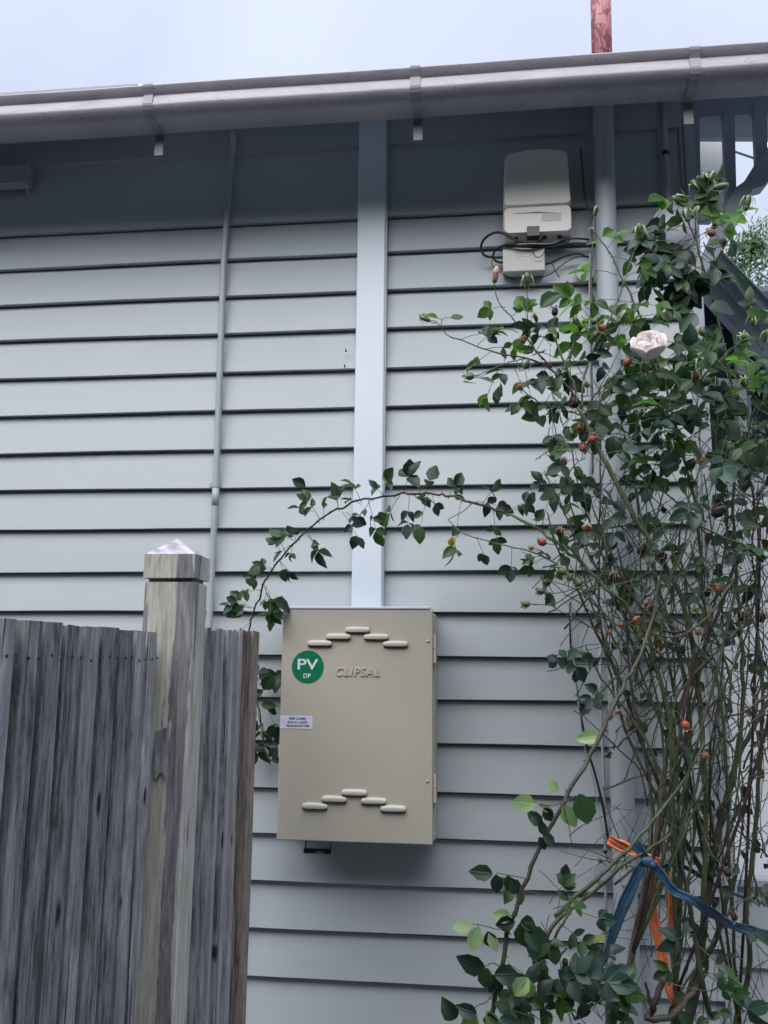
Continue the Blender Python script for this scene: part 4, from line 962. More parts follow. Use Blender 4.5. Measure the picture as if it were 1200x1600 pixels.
# --- fan of straight canes rising out of the middle of the bush
R3 = random.Random(11)
fan = [
 [(855, 800), (868, 850), (895, 905), (930, 985), (975, 1080), (1010, 1180)],
 [(884, 760), (905, 830), (940, 900), (985, 975), (1030, 1060), (1050, 1170)],
 [(893, 700), (905, 765), (930, 840), (965, 920), (1000, 1000), (1030, 1110)],
 [(925, 790), (950, 850), (985, 925), (1035, 985), (1085, 1010)],
 [(870, 770), (900, 850), (925, 945), (960, 1040), (1000, 1130), (1030, 1220)],
 [(850, 735), (880, 800), (920, 870), (955, 930), (990, 975), (1050, 1000)],
 [(940, 790), (958, 880), (975, 960), (1005, 1060), (1040, 1150), (1060, 1260)],
 [(938, 650), (938, 760), (936, 860), (936, 960), (955, 1060), (985, 1160)],
 [(960, 840), (975, 900), (978, 960), (985, 1060), (1005, 1160), (1020, 1270)],
 [(1000, 700), (1015, 780), (1050, 860), (1085, 930), (1120, 1000), (1140, 1100)],
 [(1040, 760), (1020, 840), (1030, 920), (1060, 1000), (1090, 1090), (1095, 1200)],
 [(1080, 850), (1095, 920), (1105, 985), (1085, 1060), (1070, 1160)],
 [(1100, 740), (1112, 830), (1125, 920), (1130, 1020), (1120, 1120), (1110, 1250)],
 [(1130, 780), (1140, 870), (1165, 930), (1170, 1020), (1160, 1130), (1150, 1260)],
 [(1190, 760), (1175, 850), (1180, 930), (1160, 1010), (1130, 1080), (1110, 1170)],
 [(1200, 900), (1170, 960), (1130, 1010), (1080, 1060), (1050, 1120)],
 [(900, 860), (925, 915), (960, 1000), (1010, 1085), (1060, 1160), (1085, 1270)],
 [(915, 1010), (940, 1060), (985, 1120), (1030, 1200), (1050, 1300)],
 [(1005, 950), (1045, 975), (1090, 1010), (1120, 1060), (1130, 1140)],
 [(955, 960), (1005, 985), (1060, 995), (1105, 965), (1150, 920)],
 [(1210, 1010), (1180, 1080), (1175, 1180), (1160, 1290), (1140, 1420)],
 [(1120, 1120), (1160, 1115), (1205, 1100)],
 [(1108, 700), (1080, 770), (1060, 850), (1075, 940)],
 [(1000, 640), (990, 720), (1000, 800), (1020, 880)],
 [(1175, 640), (1168, 720), (1180, 800), (1186, 900)],
 [(1125, 620), (1118, 700), (1130, 780), (1132, 860)],
]
for q in fan:
    Y0 = R3.uniform(-.68, -.28); r0 = R3.uniform(1.2, 1.9); r1 = R3.uniform(2.4, 4.6)
    n_ = len(q); pts_ = [(x, y, Y0 + .04*i/n_, r0+(r1-r0)*i/(n_-1)) for i, (x, y) in enumerate(q)]
    ex, ey = q[-1]
    tgt = R3.choice([(985, 1500, -.55), (1055, 1560, -.48), (1061, 1430, -.48), (1110, 1380, -.42), (1120, 1330, -.42), (1155, 1600, -.34), (1030, 1320, -.52)])
    if ey < tgt[1] - 60: pts_ += [(ex+(tgt[0]-ex)*.45, ey+(tgt[1]-ey)*.5, (Y0+tgt[2])/2, r1), (tgt[0], tgt[1], tgt[2], r1)]
    cane(pts_, R3.choice([M_cane, M_cane, M_caneb, M_canep]), .7)
twigs = MB(); twb = MB()
def inside(x, y):
    if y < 560: return x > 1040
    if y < 760: return x > 880 + (y-560)*-.0 and True
    left = 870 + (y-760)*.30
    return x > left
for i in range(320):                       # crossing thin canes through the thicket
    x = R3.uniform(880, 1215); y = R3.uniform(740, 1330)
    if x < 870 + max(0, y-760)*.31: continue
    a_ = rad(R3.gauss(100, 30)); L = R3.uniform(80, 240); Y0 = R3.uniform(-.66, -.2); r0 = R3.choice((R3.uniform(1.0, 1.7), R3.uniform(1.4, 2.6), R3.uniform(2.1, 3.8)))
    dx, dy = math.cos(a_)*L, math.sin(a_)*L; cv_ = R3.uniform(-.30, .30)
    pts_ = [(x+dx*t_ + dy*cv_*math.sin(math.pi*t_), y+dy*t_ - dx*cv_*math.sin(math.pi*t_), Y0+.05*(t_-.5), r0*(.6+.5*t_)) for t_ in (-.5, -.17, .17, .5)]
    cane(pts_, stuff=(twigs if i % 3 else twb), thorn=.35, n=4, k=5, wob=.0035)
for i in range(70):                        # lower, sparser
    x = R3.uniform(930, 1210); y = R3.uniform(1280, 1620)
    if x < 930 + (y-1300)*.1: continue
    a_ = rad(R3.gauss(95, 38)); L = R3.uniform(60, 170); Y0 = R3.uniform(-.5, -.16); r0 = R3.uniform(.8, 2.6)
    dx, dy = math.cos(a_)*L, math.sin(a_)*L; cv_ = R3.uniform(-.2, .2)
    pts_ = [(x+dx*t_ + dy*cv_*math.sin(math.pi*t_), y+dy*t_ - dx*cv_*math.sin(math.pi*t_), Y0, r0*(.6+.5*t_)) for t_ in (-.5, -.17, .17, .5)]
    cane(pts_, stuff=twb, thorn=1.2, n=3, k=5)
for i in range(80):                       # short spurs high up among the leaves
    x = R3.uniform(850, 1215); y = R3.uniform(560, 820)
    a_ = rad(R3.uniform(40, 150)); L = R3.uniform(30, 90); Y0 = R3.uniform(-.62, -.3); r0 = R3.uniform(.7, 1.4)
    dx, dy = math.cos(a_)*L, math.sin(a_)*L
    cane([(x-dx*.5, y-dy*.5, Y0, r0), (x+R3.uniform(-6, 6), y, Y0, r0), (x+dx*.5, y+dy*.5, Y0, r0*1.2)], stuff=twigs, thorn=.4, n=3, k=5)

# --- leaves placed one compound leaf at a time: (px, py, Y, screen angle deg (0 = right, 90 = up), leaflet px, kind, leaflets)
def pxsize(px, Y): return px * (abs(CAM.y - Y)/F_PX) * 0.98
def cleaf(px, py, Y, ang, sz, kind, n=5, face=.9):
    b = at(px, py, Y=Y); a_ = rad(ang); d = RV*math.cos(a_) + UV_*math.sin(a_) + FV*random.uniform(-.35, .35)
    compound(b, d, pxsize(sz, Y), kind, n, face)
def sleaf(px, py, Y, ang, sz, kind, face=1.2):
    """one leaflet on its own"""
    b = at(px, py, Y=Y); a_ = rad(ang); d = RV*math.cos(a_) + UV_*math.sin(a_) + FV*random.uniform(-.25, .25)
    leaf(b, d, (OUT*face + UPV*.45 + rv(.25)).normalized(), pxsize(sz, Y), kind)
# the arch
for q in [(500, 812, -.28, 115, 24, 'g', 5), (490, 800, -.28, 155, 22, 't', 3), (480, 830, -.27, -60, 30, 'd', 3), (465, 848, -.26, 150, 24, 'g', 3), (445, 862, -.25, 110, 26, 'g', 3),
          (530, 800, -.3, 100, 28, 'g', 3), (535, 800, -.3, -50, 24, 'd', 5), (425, 890, -.23, 165, 32, 'g', 1), (415, 900, -.23, 190, 22, 'g', 3), (412, 912, -.23, -70, 26, 'g', 3), (416, 925, -.22, -60, 34, 'g', 1), (418, 930, -.22, -40, 36, 'd', 1),
          (398, 950, -.2, 175, 26, 'g', 3), (565, 786, -.32, 110, 28, 'g', 3), (575, 780, -.33, -75, 28, 'g', 5), (598, 776, -.34, 75, 26, 'g', 3), (625, 774, -.36, -130, 28, 'g', 3),
          (630, 772, -.36, 75, 30, 'd', 3), (640, 772, -.37, -95, 26, 'd', 5), (655, 770, -.38, 55, 26, 'd', 3), (668, 772, -.4, -105, 26, 'g', 5), (640, 772, -.37, -20, 26, 't', 3),
          (700, 776, -.43, 60, 26, 't', 3), (720, 782, -.45, -100, 30, 'g', 5), (735, 785, -.46, 10, 26, 'd', 5), (752, 790, -.47, 60, 26, 'd', 3), (770, 796, -.48, -80, 24, 'g', 5), (790, 803, -.5, 40, 24, 't', 5),
          (458, 850, -.25, 200, 18, 'g', 3), (436, 876, -.24, -40, 22, 'd', 3), (428, 890, -.23, 150, 18, 'g', 3), (410, 922, -.22, 170, 20, 'g', 3), (404, 938, -.21, -30, 24, 'g', 3), (396, 958, -.2, 160, 20, 'd', 5), (392, 972, -.2, -150, 18, 'd', 3), (378, 948, -.2, 175, 20, 'd', 3),
          (800, 855, -.55, -90, 24, 't', 3), (745, 842, -.54, -60, 18, 'd', 3), (820, 860, -.55, 10, 26, 'g', 3), (855, 870, -.57, 200, 24, 'g', 3), (835, 830, -.53, 80, 24, 'g', 3), (860, 842, -.54, -50, 28, 'g', 3), (845, 900, -.6, -60, 22, 'd', 3)]:
    cleaf(*q)
    if random.random() < .55: cleaf(q[0]+random.uniform(-9, 9), q[1]+random.uniform(-4, 4), q[2], q[3]+random.uniform(-60, 60), q[4]*random.uniform(.55, .85), random.choice('gdt'), 3)
sleaf(708, 838, -.53, -100, 18, 'y'); sleaf(702, 842, -.53, -70, 14, 'y')
for q in [(477, 762, -.3, 150, 26, 'd'), (552, 812, -.3, -20, 24, 'd'), (592, 800, -.3, -60, 30, 'g'), (640, 745, -.37, 90, 30, 'd')]: sleaf(*q)
# behind the fence end
for q in [(405, 1060, -.10, 20, 28, 'd', 3), (402, 1075, -.10, -60, 28, 'd', 5), (404, 1095, -.09, 70, 24, 'g', 3), (403, 1110, -.09, -80, 28, 'd', 5), (402, 1120, -.09, 100, 26, 'd', 3), (412, 1160, -.08, 110, 26, 'd', 3), (400, 1135, -.09, -100, 28, 'd', 3), (408, 1085, -.15, 100, 30, 'd', 3), (410, 1140, -.13, -40, 30, 'd', 3)]: cleaf(*q)
sleaf(412, 1078, -.12, 60, 26, 'g'); sleaf(408, 1102, -.12, 5, 24, 'g'); sleaf(404, 1060, -.12, 15, 34, 'd')
# left spur of the crown
for q in [(697, 497, -.56, 10, 22, 'g', 1), (691, 500, -.56, 155, 22, 'b', 1), (720, 530, -.56, 20, 26, 'g', 5), (745, 541, -.57, 50, 26, 't', 3), (760, 545, -.57, 15, 28, 'b', 5), (790, 480, -.58, 170, 24, 'b', 3), (800, 494, -.58, 40, 24, 'b', 3), (790, 555, -.58, -100, 32, 'd', 5), (810, 520, -.58, 150, 28, 'b', 3), (815, 560, -.59, -70, 34, 'd', 5),
          (825, 505, -.6, 100, 26, 'b', 3), (828, 520, -.6, 20, 28, 'b', 5), (838, 548, -.6, 60, 30, 'd', 5), (845, 560, -.6, -30, 32, 'd', 5), (780, 575, -.6, -120, 30, 'b', 3), (800, 568, -.6, -60, 30, 'b', 5), (862, 540, -.6, 130, 28, 'd', 5), (868, 520, -.6, 20, 30, 'b', 3), (872, 560, -.6, 160, 30, 'd', 5),
          (885, 580, -.6, 200, 32, 'd', 5), (885, 575, -.6, 30, 34, 'd', 5), (893, 600, -.6, -120, 34, 'd', 3), (832, 622, -.62, -170, 26, 'g', 3), (850, 632, -.62, 60, 26, 'g', 3), (862, 640, -.62, -90, 28, 'd', 3), (900, 545, -.58, 40, 32, 'g', 5), (905, 560, -.58, -20, 32, 'd', 5), (890, 500, -.58, 80, 28, 'b', 3), (770, 548, -.58, -150, 26, 'g', 3),
          (740, 590, -.6, 0, 26, 't', 1), (745, 590, -.6, 20, 36, 'd', 1)]: cleaf(*q)
sleaf(845, 462+20, -.6, 35, 42, 'g')
# upper middle stems
for q in [(936, 372, -.5, 40, 24, 'b', 1), (940, 378, -.5, 190, 20, 'b', 1), (948, 390, -.5, 60, 26, 'b', 3), (955, 400, -.5, -10, 30, 'b', 5), (965, 430, -.52, 160, 30, 'b', 5), (978, 432, -.52, 30, 30, 'b', 5), (968, 468, -.54, 170, 34, 'b', 5), (955, 495, -.55, 200, 34, 'b', 5), (965, 470, -.54, -10, 34, 'b', 5), (984, 460, -.5, 20, 28, 'g', 5), (1000, 495, -.5, 10, 30, 'g', 5), (1004, 500, -.5, 200, 32, 'b', 3),
          (940, 530, -.57, 150, 32, 'b', 5), (935, 540, -.57, 20, 34, 'b', 5), (925, 560, -.57, -40, 34, 'g', 5), (918, 580, -.58, 190, 32, 'd', 5), (950, 510, -.56, 60, 30, 'g', 3), (990, 530, -.55, 100, 32, 'b', 3), (962, 590, -.6, 20, 34, 'g', 5), (945, 600, -.6, -100, 34, 'g', 5), (925, 620, -.6, 30, 34, 'd', 5), (912, 640, -.6, -30, 36, 'd', 5), (1020, 530, -.52, -10, 30, 'g', 5), (1030, 560, -.5, -20, 30, 'g', 3),
          (975, 440, -.54, -60, 30, 'g', 5), (1010, 520, -.5, 40, 26, 'g', 3), (900, 470, -.56, 10, 30, 'g', 3), (925, 500, -.56, 130, 30, 'b', 5), (915, 480, -.56, -20, 30, 'b', 3)]: cleaf(*q)
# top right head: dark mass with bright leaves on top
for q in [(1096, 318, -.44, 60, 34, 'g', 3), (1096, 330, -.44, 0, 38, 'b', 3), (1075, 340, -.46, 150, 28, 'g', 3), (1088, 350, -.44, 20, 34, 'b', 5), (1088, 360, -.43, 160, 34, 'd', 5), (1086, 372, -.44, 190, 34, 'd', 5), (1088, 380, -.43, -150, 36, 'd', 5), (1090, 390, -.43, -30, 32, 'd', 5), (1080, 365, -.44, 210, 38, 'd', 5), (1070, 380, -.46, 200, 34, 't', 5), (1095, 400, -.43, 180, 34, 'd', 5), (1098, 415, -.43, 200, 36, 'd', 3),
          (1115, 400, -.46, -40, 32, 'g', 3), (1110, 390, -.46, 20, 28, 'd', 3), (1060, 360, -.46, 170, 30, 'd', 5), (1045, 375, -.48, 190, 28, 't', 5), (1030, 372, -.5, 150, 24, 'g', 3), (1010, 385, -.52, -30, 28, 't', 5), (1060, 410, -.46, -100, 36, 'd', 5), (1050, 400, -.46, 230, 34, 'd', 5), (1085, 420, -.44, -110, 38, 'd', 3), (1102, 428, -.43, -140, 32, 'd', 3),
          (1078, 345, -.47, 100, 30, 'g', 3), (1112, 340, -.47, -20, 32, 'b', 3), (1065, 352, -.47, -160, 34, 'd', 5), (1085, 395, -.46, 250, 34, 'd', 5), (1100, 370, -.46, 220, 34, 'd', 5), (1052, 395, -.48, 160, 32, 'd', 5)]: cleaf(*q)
for _ in range(15):
    u, v = random.gauss(0, .5), random.gauss(0, .5)
    cleaf(1066+u*56, 402+v*40, random.uniform(-.54, -.40), random.uniform(150, 390), 34, random.choice('dddtg'), 3)
for _ in range(8): cleaf(1092+random.uniform(-30, 30), 330+random.uniform(-20, 24), random.uniform(-.5, -.42), random.uniform(0, 180), 32, random.choice('gbg'), 3)
sleaf(1068, 436, -.46, -100, 34, 'y'); sleaf(1115, 432, -.5, 15, 38, 't'); sleaf(1148, 435, -.5, -40, 42, 't'); sleaf(1108, 482, -.5, 0, 44, 't'); sleaf(1088, 490, -.5, -130, 42, 't'); sleaf(1118, 510, -.52, -110, 44, 'g')
# main crown right and middle: scattered by region  (cx, cy, rx, ry, count, kinds, size)
REG = [(990, 640, 55, 45, 12, 'ggdb', 34), (925, 650, 40, 35, 5, 'gdd', 32), (1060, 610, 55, 35, 13, 'gggd', 34), (1150, 590, 50, 35, 13, 'gdgb', 34), (1185, 650, 35, 45, 11, 'dgtd', 36), (1105, 660, 45, 40, 12, 'ddtg', 36), (1165, 720, 45, 35, 9, 'dgt', 32), (1085, 740, 50, 35, 9, 'dgt', 32), (1000, 720, 45, 30, 7, 'ggt', 30), (925, 700, 40, 30, 7, 'gdt', 26), (880, 655, 30, 20, 2, 't', 22), (960, 780, 50, 30, 6, 'gdt', 30), (890, 770, 30, 30, 4, 'dg', 26), (1050, 800, 50, 30, 5, 'gdg', 28), (1150, 800, 45, 40, 7, 'dgt', 28),
       (1190, 860, 22, 40, 6, 'ggd', 28), (930, 830, 40, 35, 5, 'dtg', 28), (1110, 870, 30, 20, 2, 'g', 34), (1185, 500, 20, 20, 3, 'g', 28), (1000, 930, 60, 60, 4, 'tgy', 24), (935, 1010, 30, 30, 3, 'td', 28), (1110, 980, 70, 60, 4, 'tg', 22), (960, 1060, 30, 25, 3, 'd', 24), (1180, 1000, 25, 60, 4, 'gd', 22), (1020, 1120, 30, 20, 2, 'td', 28), (980, 1170, 20, 30, 2, 'g', 24), (1190, 1150, 20, 40, 2, 'gd', 22),
       (1110, 1490, 35, 40, 3, 'gt', 22), (990, 850, 90, 50, 9, 'gdt', 20), (1120, 900, 70, 60, 9, 'gdt', 20), (1040, 980, 80, 60, 7, 'gdy', 18), (950, 930, 40, 50, 4, 'gd', 20), (1130, 1420, 30, 20, 2, 't', 24), (1100, 1550, 30, 20, 3, 'gg', 22), (1180, 1230, 20, 40, 2, 'd', 24), (1015, 870, 40, 40, 3, 'gyt', 26), (1060, 690, 50, 30, 6, 'tdg', 34), (960, 690, 40, 25, 5, 'gt', 36), (1195, 560, 25, 20, 4, 'gb', 36), (1130, 545, 30, 20, 4, 'gd', 34), (1030, 660, 35, 25, 4, 'gt', 32)]
def nearest(p, lim=99):
    best = None; bd = lim
    for q in CP[::2]:
        d2 = (q-p).length
        if d2 < bd: bd = d2; best = q
    return best
for cx_, cy, rx, ry, cnt, kinds, sz in REG:
    for _ in range(int(cnt*.92+.5)):
        while True:
            u, v = random.uniform(-1, 1), random.uniform(-1, 1)
            if u*u+v*v < 1: break
        px, py = cx_+u*rx, cy+v*ry; Y = random.uniform(-.64, -.34)
        b = at(px, py, Y=Y); nb = nearest(b)
        if nb is not None and .012 < (nb-b).length < .25:
            mid_ = (nb+b)/2 + UPV*(nb-b).length*random.uniform(-.05, .15) + rv(.004)
            TW.tube([nb, mid_, b], [.0015, .0012, .0010], 4, caps=False)
            d = (b-nb).normalized() + rv(.4)
        else: d = rv()
        d = d + Vector((u*.5, -.2, .1-v*.1))
        compound(b, d, pxsize(sz*random.uniform(.75, 1.15), Y), random.choice(kinds), random.choice((3, 5, 5)), .9)
# lower left cane leaves: pale undersides and near-black ones
for q in [(940, 1150, -.79, 190, 40, 'p'), (880, 1258, -.84, -60, 38, 'p'), (905, 1240, -.84, -75, 46, 'g'), (870, 1240, -.84, 110, 24, 'p'), (838, 1258, -.86, 175, 38, 'p'), (842, 1258, -.86, -30, 26, 'p'), (850, 1262, -.86, -60, 24, 'd'), (846, 1290, -.85, 130, 28, 'd'), (848, 1305, -.85, -30, 26, 'd'), (850, 1305, -.85, 100, 22, 'd'), (842, 1308, -.85, -60, 22, 'd'),
          (770, 1366, -.87, 170, 34, 'd'), (775, 1366, -.87, -85, 30, 'd'), (792, 1368, -.87, -70, 30, 'g'), (796, 1375, -.87, -60, 28, 'd'), (737, 1445, -.87, 190, 30, 'p'), (748, 1448, -.88, -110, 36, 'p'), (762, 1455, -.88, -75, 28, 'd'), (764, 1457, -.88, -65, 30, 'p'), (800, 1434, -.86, 175, 30, 'p'), (805, 1440, -.86, -170, 30, 'd'), (812, 1442, -.86, -10, 30, 'd'), (815, 1440, -.86, -80, 42, 'g'), (822, 1445, -.86, -60, 42, 'g'),
          (758, 1512, -.88, 170, 42, 'd'), (762, 1512, -.88, -100, 32, 'g'), (772, 1524, -.87, 5, 38, 'd'), (770, 1522, -.86, -80, 36, 't'), (826, 1528, -.87, -130, 34, 'p'), (826, 1530, -.87, -90, 30, 'p'), (712, 1592, -.9, 125, 34, 'd'), (745, 1584, -.9, 160, 34, 'd'), (742, 1580, -.9, -110, 44, 'p'), (760, 1580, -.9, -60, 34, 'p'), (765, 1582, -.9, -80, 34, 'd'), (780, 1592, -.9, -10, 30, 't')]:
    sleaf(*q, face=1.6)
for q in [[(823, 1373, -.85, 1.1), (800, 1368, -.86, 1.0), (775, 1364, -.87, .8)], [(797, 1446, -.85, 1.1), (778, 1452, -.87, 1.0), (755, 1446, -.88, .8), (737, 1444, -.88, .7)], [(784, 1512, -.85, 1.1), (770, 1505, -.87, 1.0), (758, 1510, -.88, .8)], [(775, 1545, -.85, 1.6), (760, 1565, -.88, 1.3), (745, 1572, -.9, 1.0), (725, 1590, -.9, .8)],
          [(900, 1243, -.84, 1.1), (868, 1258, -.85, 1.0), (842, 1256, -.86, .8)], [(794, 1505, -.85, 1.1), (812, 1518, -.86, 1.0), (826, 1526, -.87, .8)], [(843, 1360, -.85, 1.0), (862, 1378, -.86, .9), (874, 1395, -.86, .8), (872, 1425, -.86, .8)], [(880, 1258, -.84, 1.0), (888, 1290, -.84, .9), (893, 1318, -.84, .7)]]:
    cane(q, M_cane, .3, name='side_twig')
for q in [(850, 1400, -.8, 160, 26, 'g', 5), (858, 1412, -.8, 60, 24, 'g', 5), (865, 1420, -.78, 10, 22, 'b', 5), (858, 1430, -.78, -100, 26, 'g', 5), (870, 1440, -.76, -30, 26, 'g', 5), (845, 1440, -.8, -60, 28, 'g', 3), (880, 1400, -.76, 80, 22, 'd', 3), (905, 1425, -.72, -10, 24, 't', 3),
          (860, 1540, -.78, 100, 38, 'd', 3), (870, 1560, -.78, 60, 36, 't', 5), (880, 1530, -.78, 20, 38, 't', 5), (895, 1560, -.76, 40, 36, 't', 5), (900, 1590, -.74, 70, 36, 'd', 5), (865, 1590, -.8, 120, 36, 'd', 5), (915, 1540, -.74, 10, 30, 't', 5), (905, 1480, -.72, 40, 20, 'y', 3), (925, 1560, -.72, -30, 30, 'g', 5), (940, 1590, -.7, 60, 30, 'g', 5), (835, 1590, -.84, 150, 34, 'g', 3), (880, 1570, -.8, -60, 36, 'd', 5), (915, 1600, -.74, 130, 34, 'b', 5), (850, 1560, -.8, 150, 34, 'd', 3),
          (935, 1510, -.7, 50, 24, 't', 3), (1075, 1500, -.55, 190, 26, 'g', 3), (1090, 1530, -.54, -120, 26, 'g', 5), (1105, 1520, -.54, -20, 24, 'b', 5), (1095, 1560, -.54, -70, 26, 'g', 5), (1120, 1460, -.5, -60, 28, 't', 3), (1110, 1440, -.5, 160, 26, 't', 3), (1085, 1460, -.56, 170, 28, 't', 3), (1150, 1590, -.5, 60, 30, 't', 3)]:
    cleaf(*q)
for _ in range(14):
    x = random.uniform(840, 960); y = 1610 - random.random()*random.uniform(20, 110)
    cleaf(x, y, random.uniform(-.8, -.62), random.uniform(0, 180), random.uniform(24, 36), random.choice('dtggb'), 5)
# withered leaves in the thicket
for i_ in range(150):
    x = random.uniform(880, 1200); y = random.uniform(780, 1420)
    if x < 870 + max(0, y-760)*.31: continue
    sleaf(x, y, random.uniform(-.6, -.4), random.uniform(200, 340), random.uniform(10, 22), 'wdwt'[i_ % 4], .6)

# --- hips, buds, blooms
def sepals(n, L, wd, droop, seed, up=1.0):
    r = random.Random(seed); mb = MB()
    for i in range(n):
        a_ = 2*math.pi*i/n + r.uniform(-.2, .2); d = Vector((math.cos(a_), math.sin(a_), 0)); s_ = Vector((-math.sin(a_), math.cos(a_), 0))
        P_ = [d*.10*L, d*.55*L + Vector((0, 0, .22*L*up)), d*(.85*L) + Vector((0, 0, (.25-droop)*L)), d*(.95*L + r.uniform(-.1, .2)*L) + Vector((0, 0, (.10-droop*2.0)*L))]
        W = [wd*.7, wd, wd*.5, .0002]; vs = []
        for p_, w_ in zip(P_, W): vs += [p_-s_*w_, p_+s_*w_, p_+Vector((0, 0, .0007))]
        k = 3; fs = []
        for j in range(3):
            for m1 in range(3): fs.append((j*k+m1, j*k+(m1+1) % 3, (j+1)*k+(m1+1) % 3, (j+1)*k+m1))
        fs += [(0, 2, 1)]
        mb.add(vs, fs)
    return mb
def mk(mb, name, mat, smooth=True):
    me = bpy.data.meshes.new(name); me.from_pydata(mb.v, [], mb.f); me.materials.append(mat)
    if smooth: me.polygons.foreach_set('use_smooth', [True]*len(me.polygons))
    me.update(); return me
HIP = {k: mk(MB().ball((0, 0, 0), .0092, .0092, .0108, 14, 9, .02 if k != 'w' else .22), 'rose_hip', mt) for k, mt in (('o', M_hip), ('q', M_hip2), ('n', M_hipg), ('w', M_hipb))}
SEP = {k: [mk(sepals(5, L, .0024, dr, i, up), 'sepals', mt, False) for i in range(3)] for k, L, dr, up, mt in (('p', .022, .55, 1.0, M_sep), ('s', .021, .10, .6, M_sep), ('d', .016, .5, .8, M_sepd))}
def orient(dirv, spin=None):
    return (Vector(dirv)).to_track_quat('Z', 'Y').to_matrix().to_4x4() @ Matrix.Rotation(random.uniform(0, 6.28) if spin is None else spin, 4, 'Z')
def hip(px, py, Y, kind='o', ang=100, sc_=1.0, sep='d', label=None):
    p_ = at(px, py, Y=Y); a_ = rad(ang); d = RV*math.cos(a_) + UV_*math.sin(a_) + FV*random.uniform(-.6, .2); d.normalize()
    M4 = Matrix.Translation(p_) @ orient(d) @ Matrix.Scale(sc_, 4)
    o = inst('rose_hip', HIP[kind], bush, M4)
    if label: o['label'] = label
    s_ = bpy.data.objects.new('sepals', random.choice(SEP[sep])); COL.objects.link(s_); s_.parent = o; s_.location = (0, 0, .0105)
    nb = nearest(p_ - d*.02)
    if nb is not None and (nb-p_).length > .013: TW.tube([p_ - d*.010*sc_, p_ - d*.022 + (nb-p_)*.25, nb], [.0011, .0012, .0014], 5, caps=False)
    return o
for q in [(813, 604, -.62, 'o', 60, 1.0, 'd'), (980, 566, -.62, 'o', 60, 1.1, 's'), (1112, 364, -.5, 'q', 170, 1.15, 'd'), (880, 702, -.6, 'o', 80, 1.05, 'd'), (911, 700, -.6, 'q', 90, 1.0, 'd'), (925, 686, -.62, 'o', 40, 1.1, 'd'), (881, 722, -.6, 'o', 120, .9, 'd'), (864, 739, -.6, 'o', 150, 1.15, 's'), (917, 825, -.64, 'o', 90, 1.0, 's'), (847, 847, -.58, 'o', 160, 1.1, 's'), (994, 968, -.66, 'o', 30, .8, 'd'), (971, 976, -.6, 'q', 90, .7, 'd'), (953, 988, -.6, 'o', 100, .55, 'd'), (1010, 942, -.64, 'q', 60, .8, 'd'), (1122, 920, -.62, 'q', 100, 1.0, 'd'), (1071, 1133, -.66, 'o', -70, 1.0, 's'), (1101, 1183, -.62, 'q', 90, .85, 'd'), (1097, 722, -.6, 'q', 60, .9, 'd'), (817, 532, -.6, 'q', 100, .9, 'd'), (940, 512, -.6, 'o', 130, 1.0, 's'), (1026, 715, -.6, 'w', 90, 1.0, 's'), (965, 1112, -.7, 'o', 20, .6, 'd'), (905, 668, -.6, 'o', 60, .8, 'd'), (830, 856, -.58, 'q', 170, .6, 's'),
          (734, 588, -.6, 'n', 190, 1.1, 'p'), (823, 571, -.62, 'n', 60, .9, 'p'), (878, 893, -.66, 'n', 160, .95, 's'), (845, 924, -.66, 'n', 170, .9, 'd'), (822, 944, -.66, 'n', 180, .9, 'd'), (1097, 519, -.56, 'n', 120, 1.0, 'd'), (1094, 570, -.58, 'n', 100, 1.1, 'p'), (1087, 588, -.6, 'q', 110, 1.15, 'p'), (1105, 596, -.6, 'n', 60, 1.15, 'p'), (1163, 598, -.58, 'n', 100, 1.05, 'p'), (1177, 502, -.56, 'n', 90, .95, 'p'), (1163, 528, -.56, 'n', 130, 1.0, 'p'), (1141, 700, -.6, 'n', 80, 1.1, 's'), (1190, 692, -.6, 'n', 60, 1.1, 's'), (1046, 697, -.6, 'n', 90, 1.0, 'p'), (917, 601, -.6, 'n', 100, .75, 'p'), (1002, 645, -.6, 'n', 80, .75, 'p'), (893, 676, -.6, 'n', 100, .7, 'p'), (1186, 770, -.58, 'n', 70, .8, 'd'), (890, 903, -.64, 'n', 80, .8, 'd'), (905, 911, -.63, 'n', 200, .9, 'd'),
          (897, 628, -.64, 'w', 80, 1.35, 'd'), (1122, 800, -.62, 'w', 30, 1.5, 'd'), (1035, 870, -.62, 'w', 200, 1.1, 'd'), (1160, 963, -.6, 'w', 90, 1.0, 'd'), (958, 902, -.62, 'w', 90, 1.0, 'd'), (867, 484+3, -.62, 'w', 90, .9, 's'), (1003, 858, -.62, 'w', 60, 1.2, 'd'), (855, 910, -.66, 'w', 120, .6, 'd'), (1105, 925, -.6, 'w', 80, 1.0, 'd'), (875, 832, -.6, 'w', 90, 1.0, 'd'), (907, 1398-0, -.62, 'w', 180, .55, 'd'), (1137, 1363, -.6, 'w', -60, .9, 's'), (1147, 1432, -.58, 'w', -60, .8, 's'), (1190, 965, -.5, 'w', 90, 1.1, 'd'), (1065, 1015, -.58, 'w', 80, .9, 'd'), (1090, 988, -.62, 'q', 100, .7, 's'), (945, 1330, -.5, 'w', 100, .55, 'd'), (938, 1345, -.5, 'w', 140, .5, 'd'), (883, 1503, -.8, 'w', 80, .7, 's'), (1130, 378, -.5, 'w', -90, .9, 'd'), (1115, 355+0, -.44, 'w', 30, .7, 'd')]:
    hip(*q)
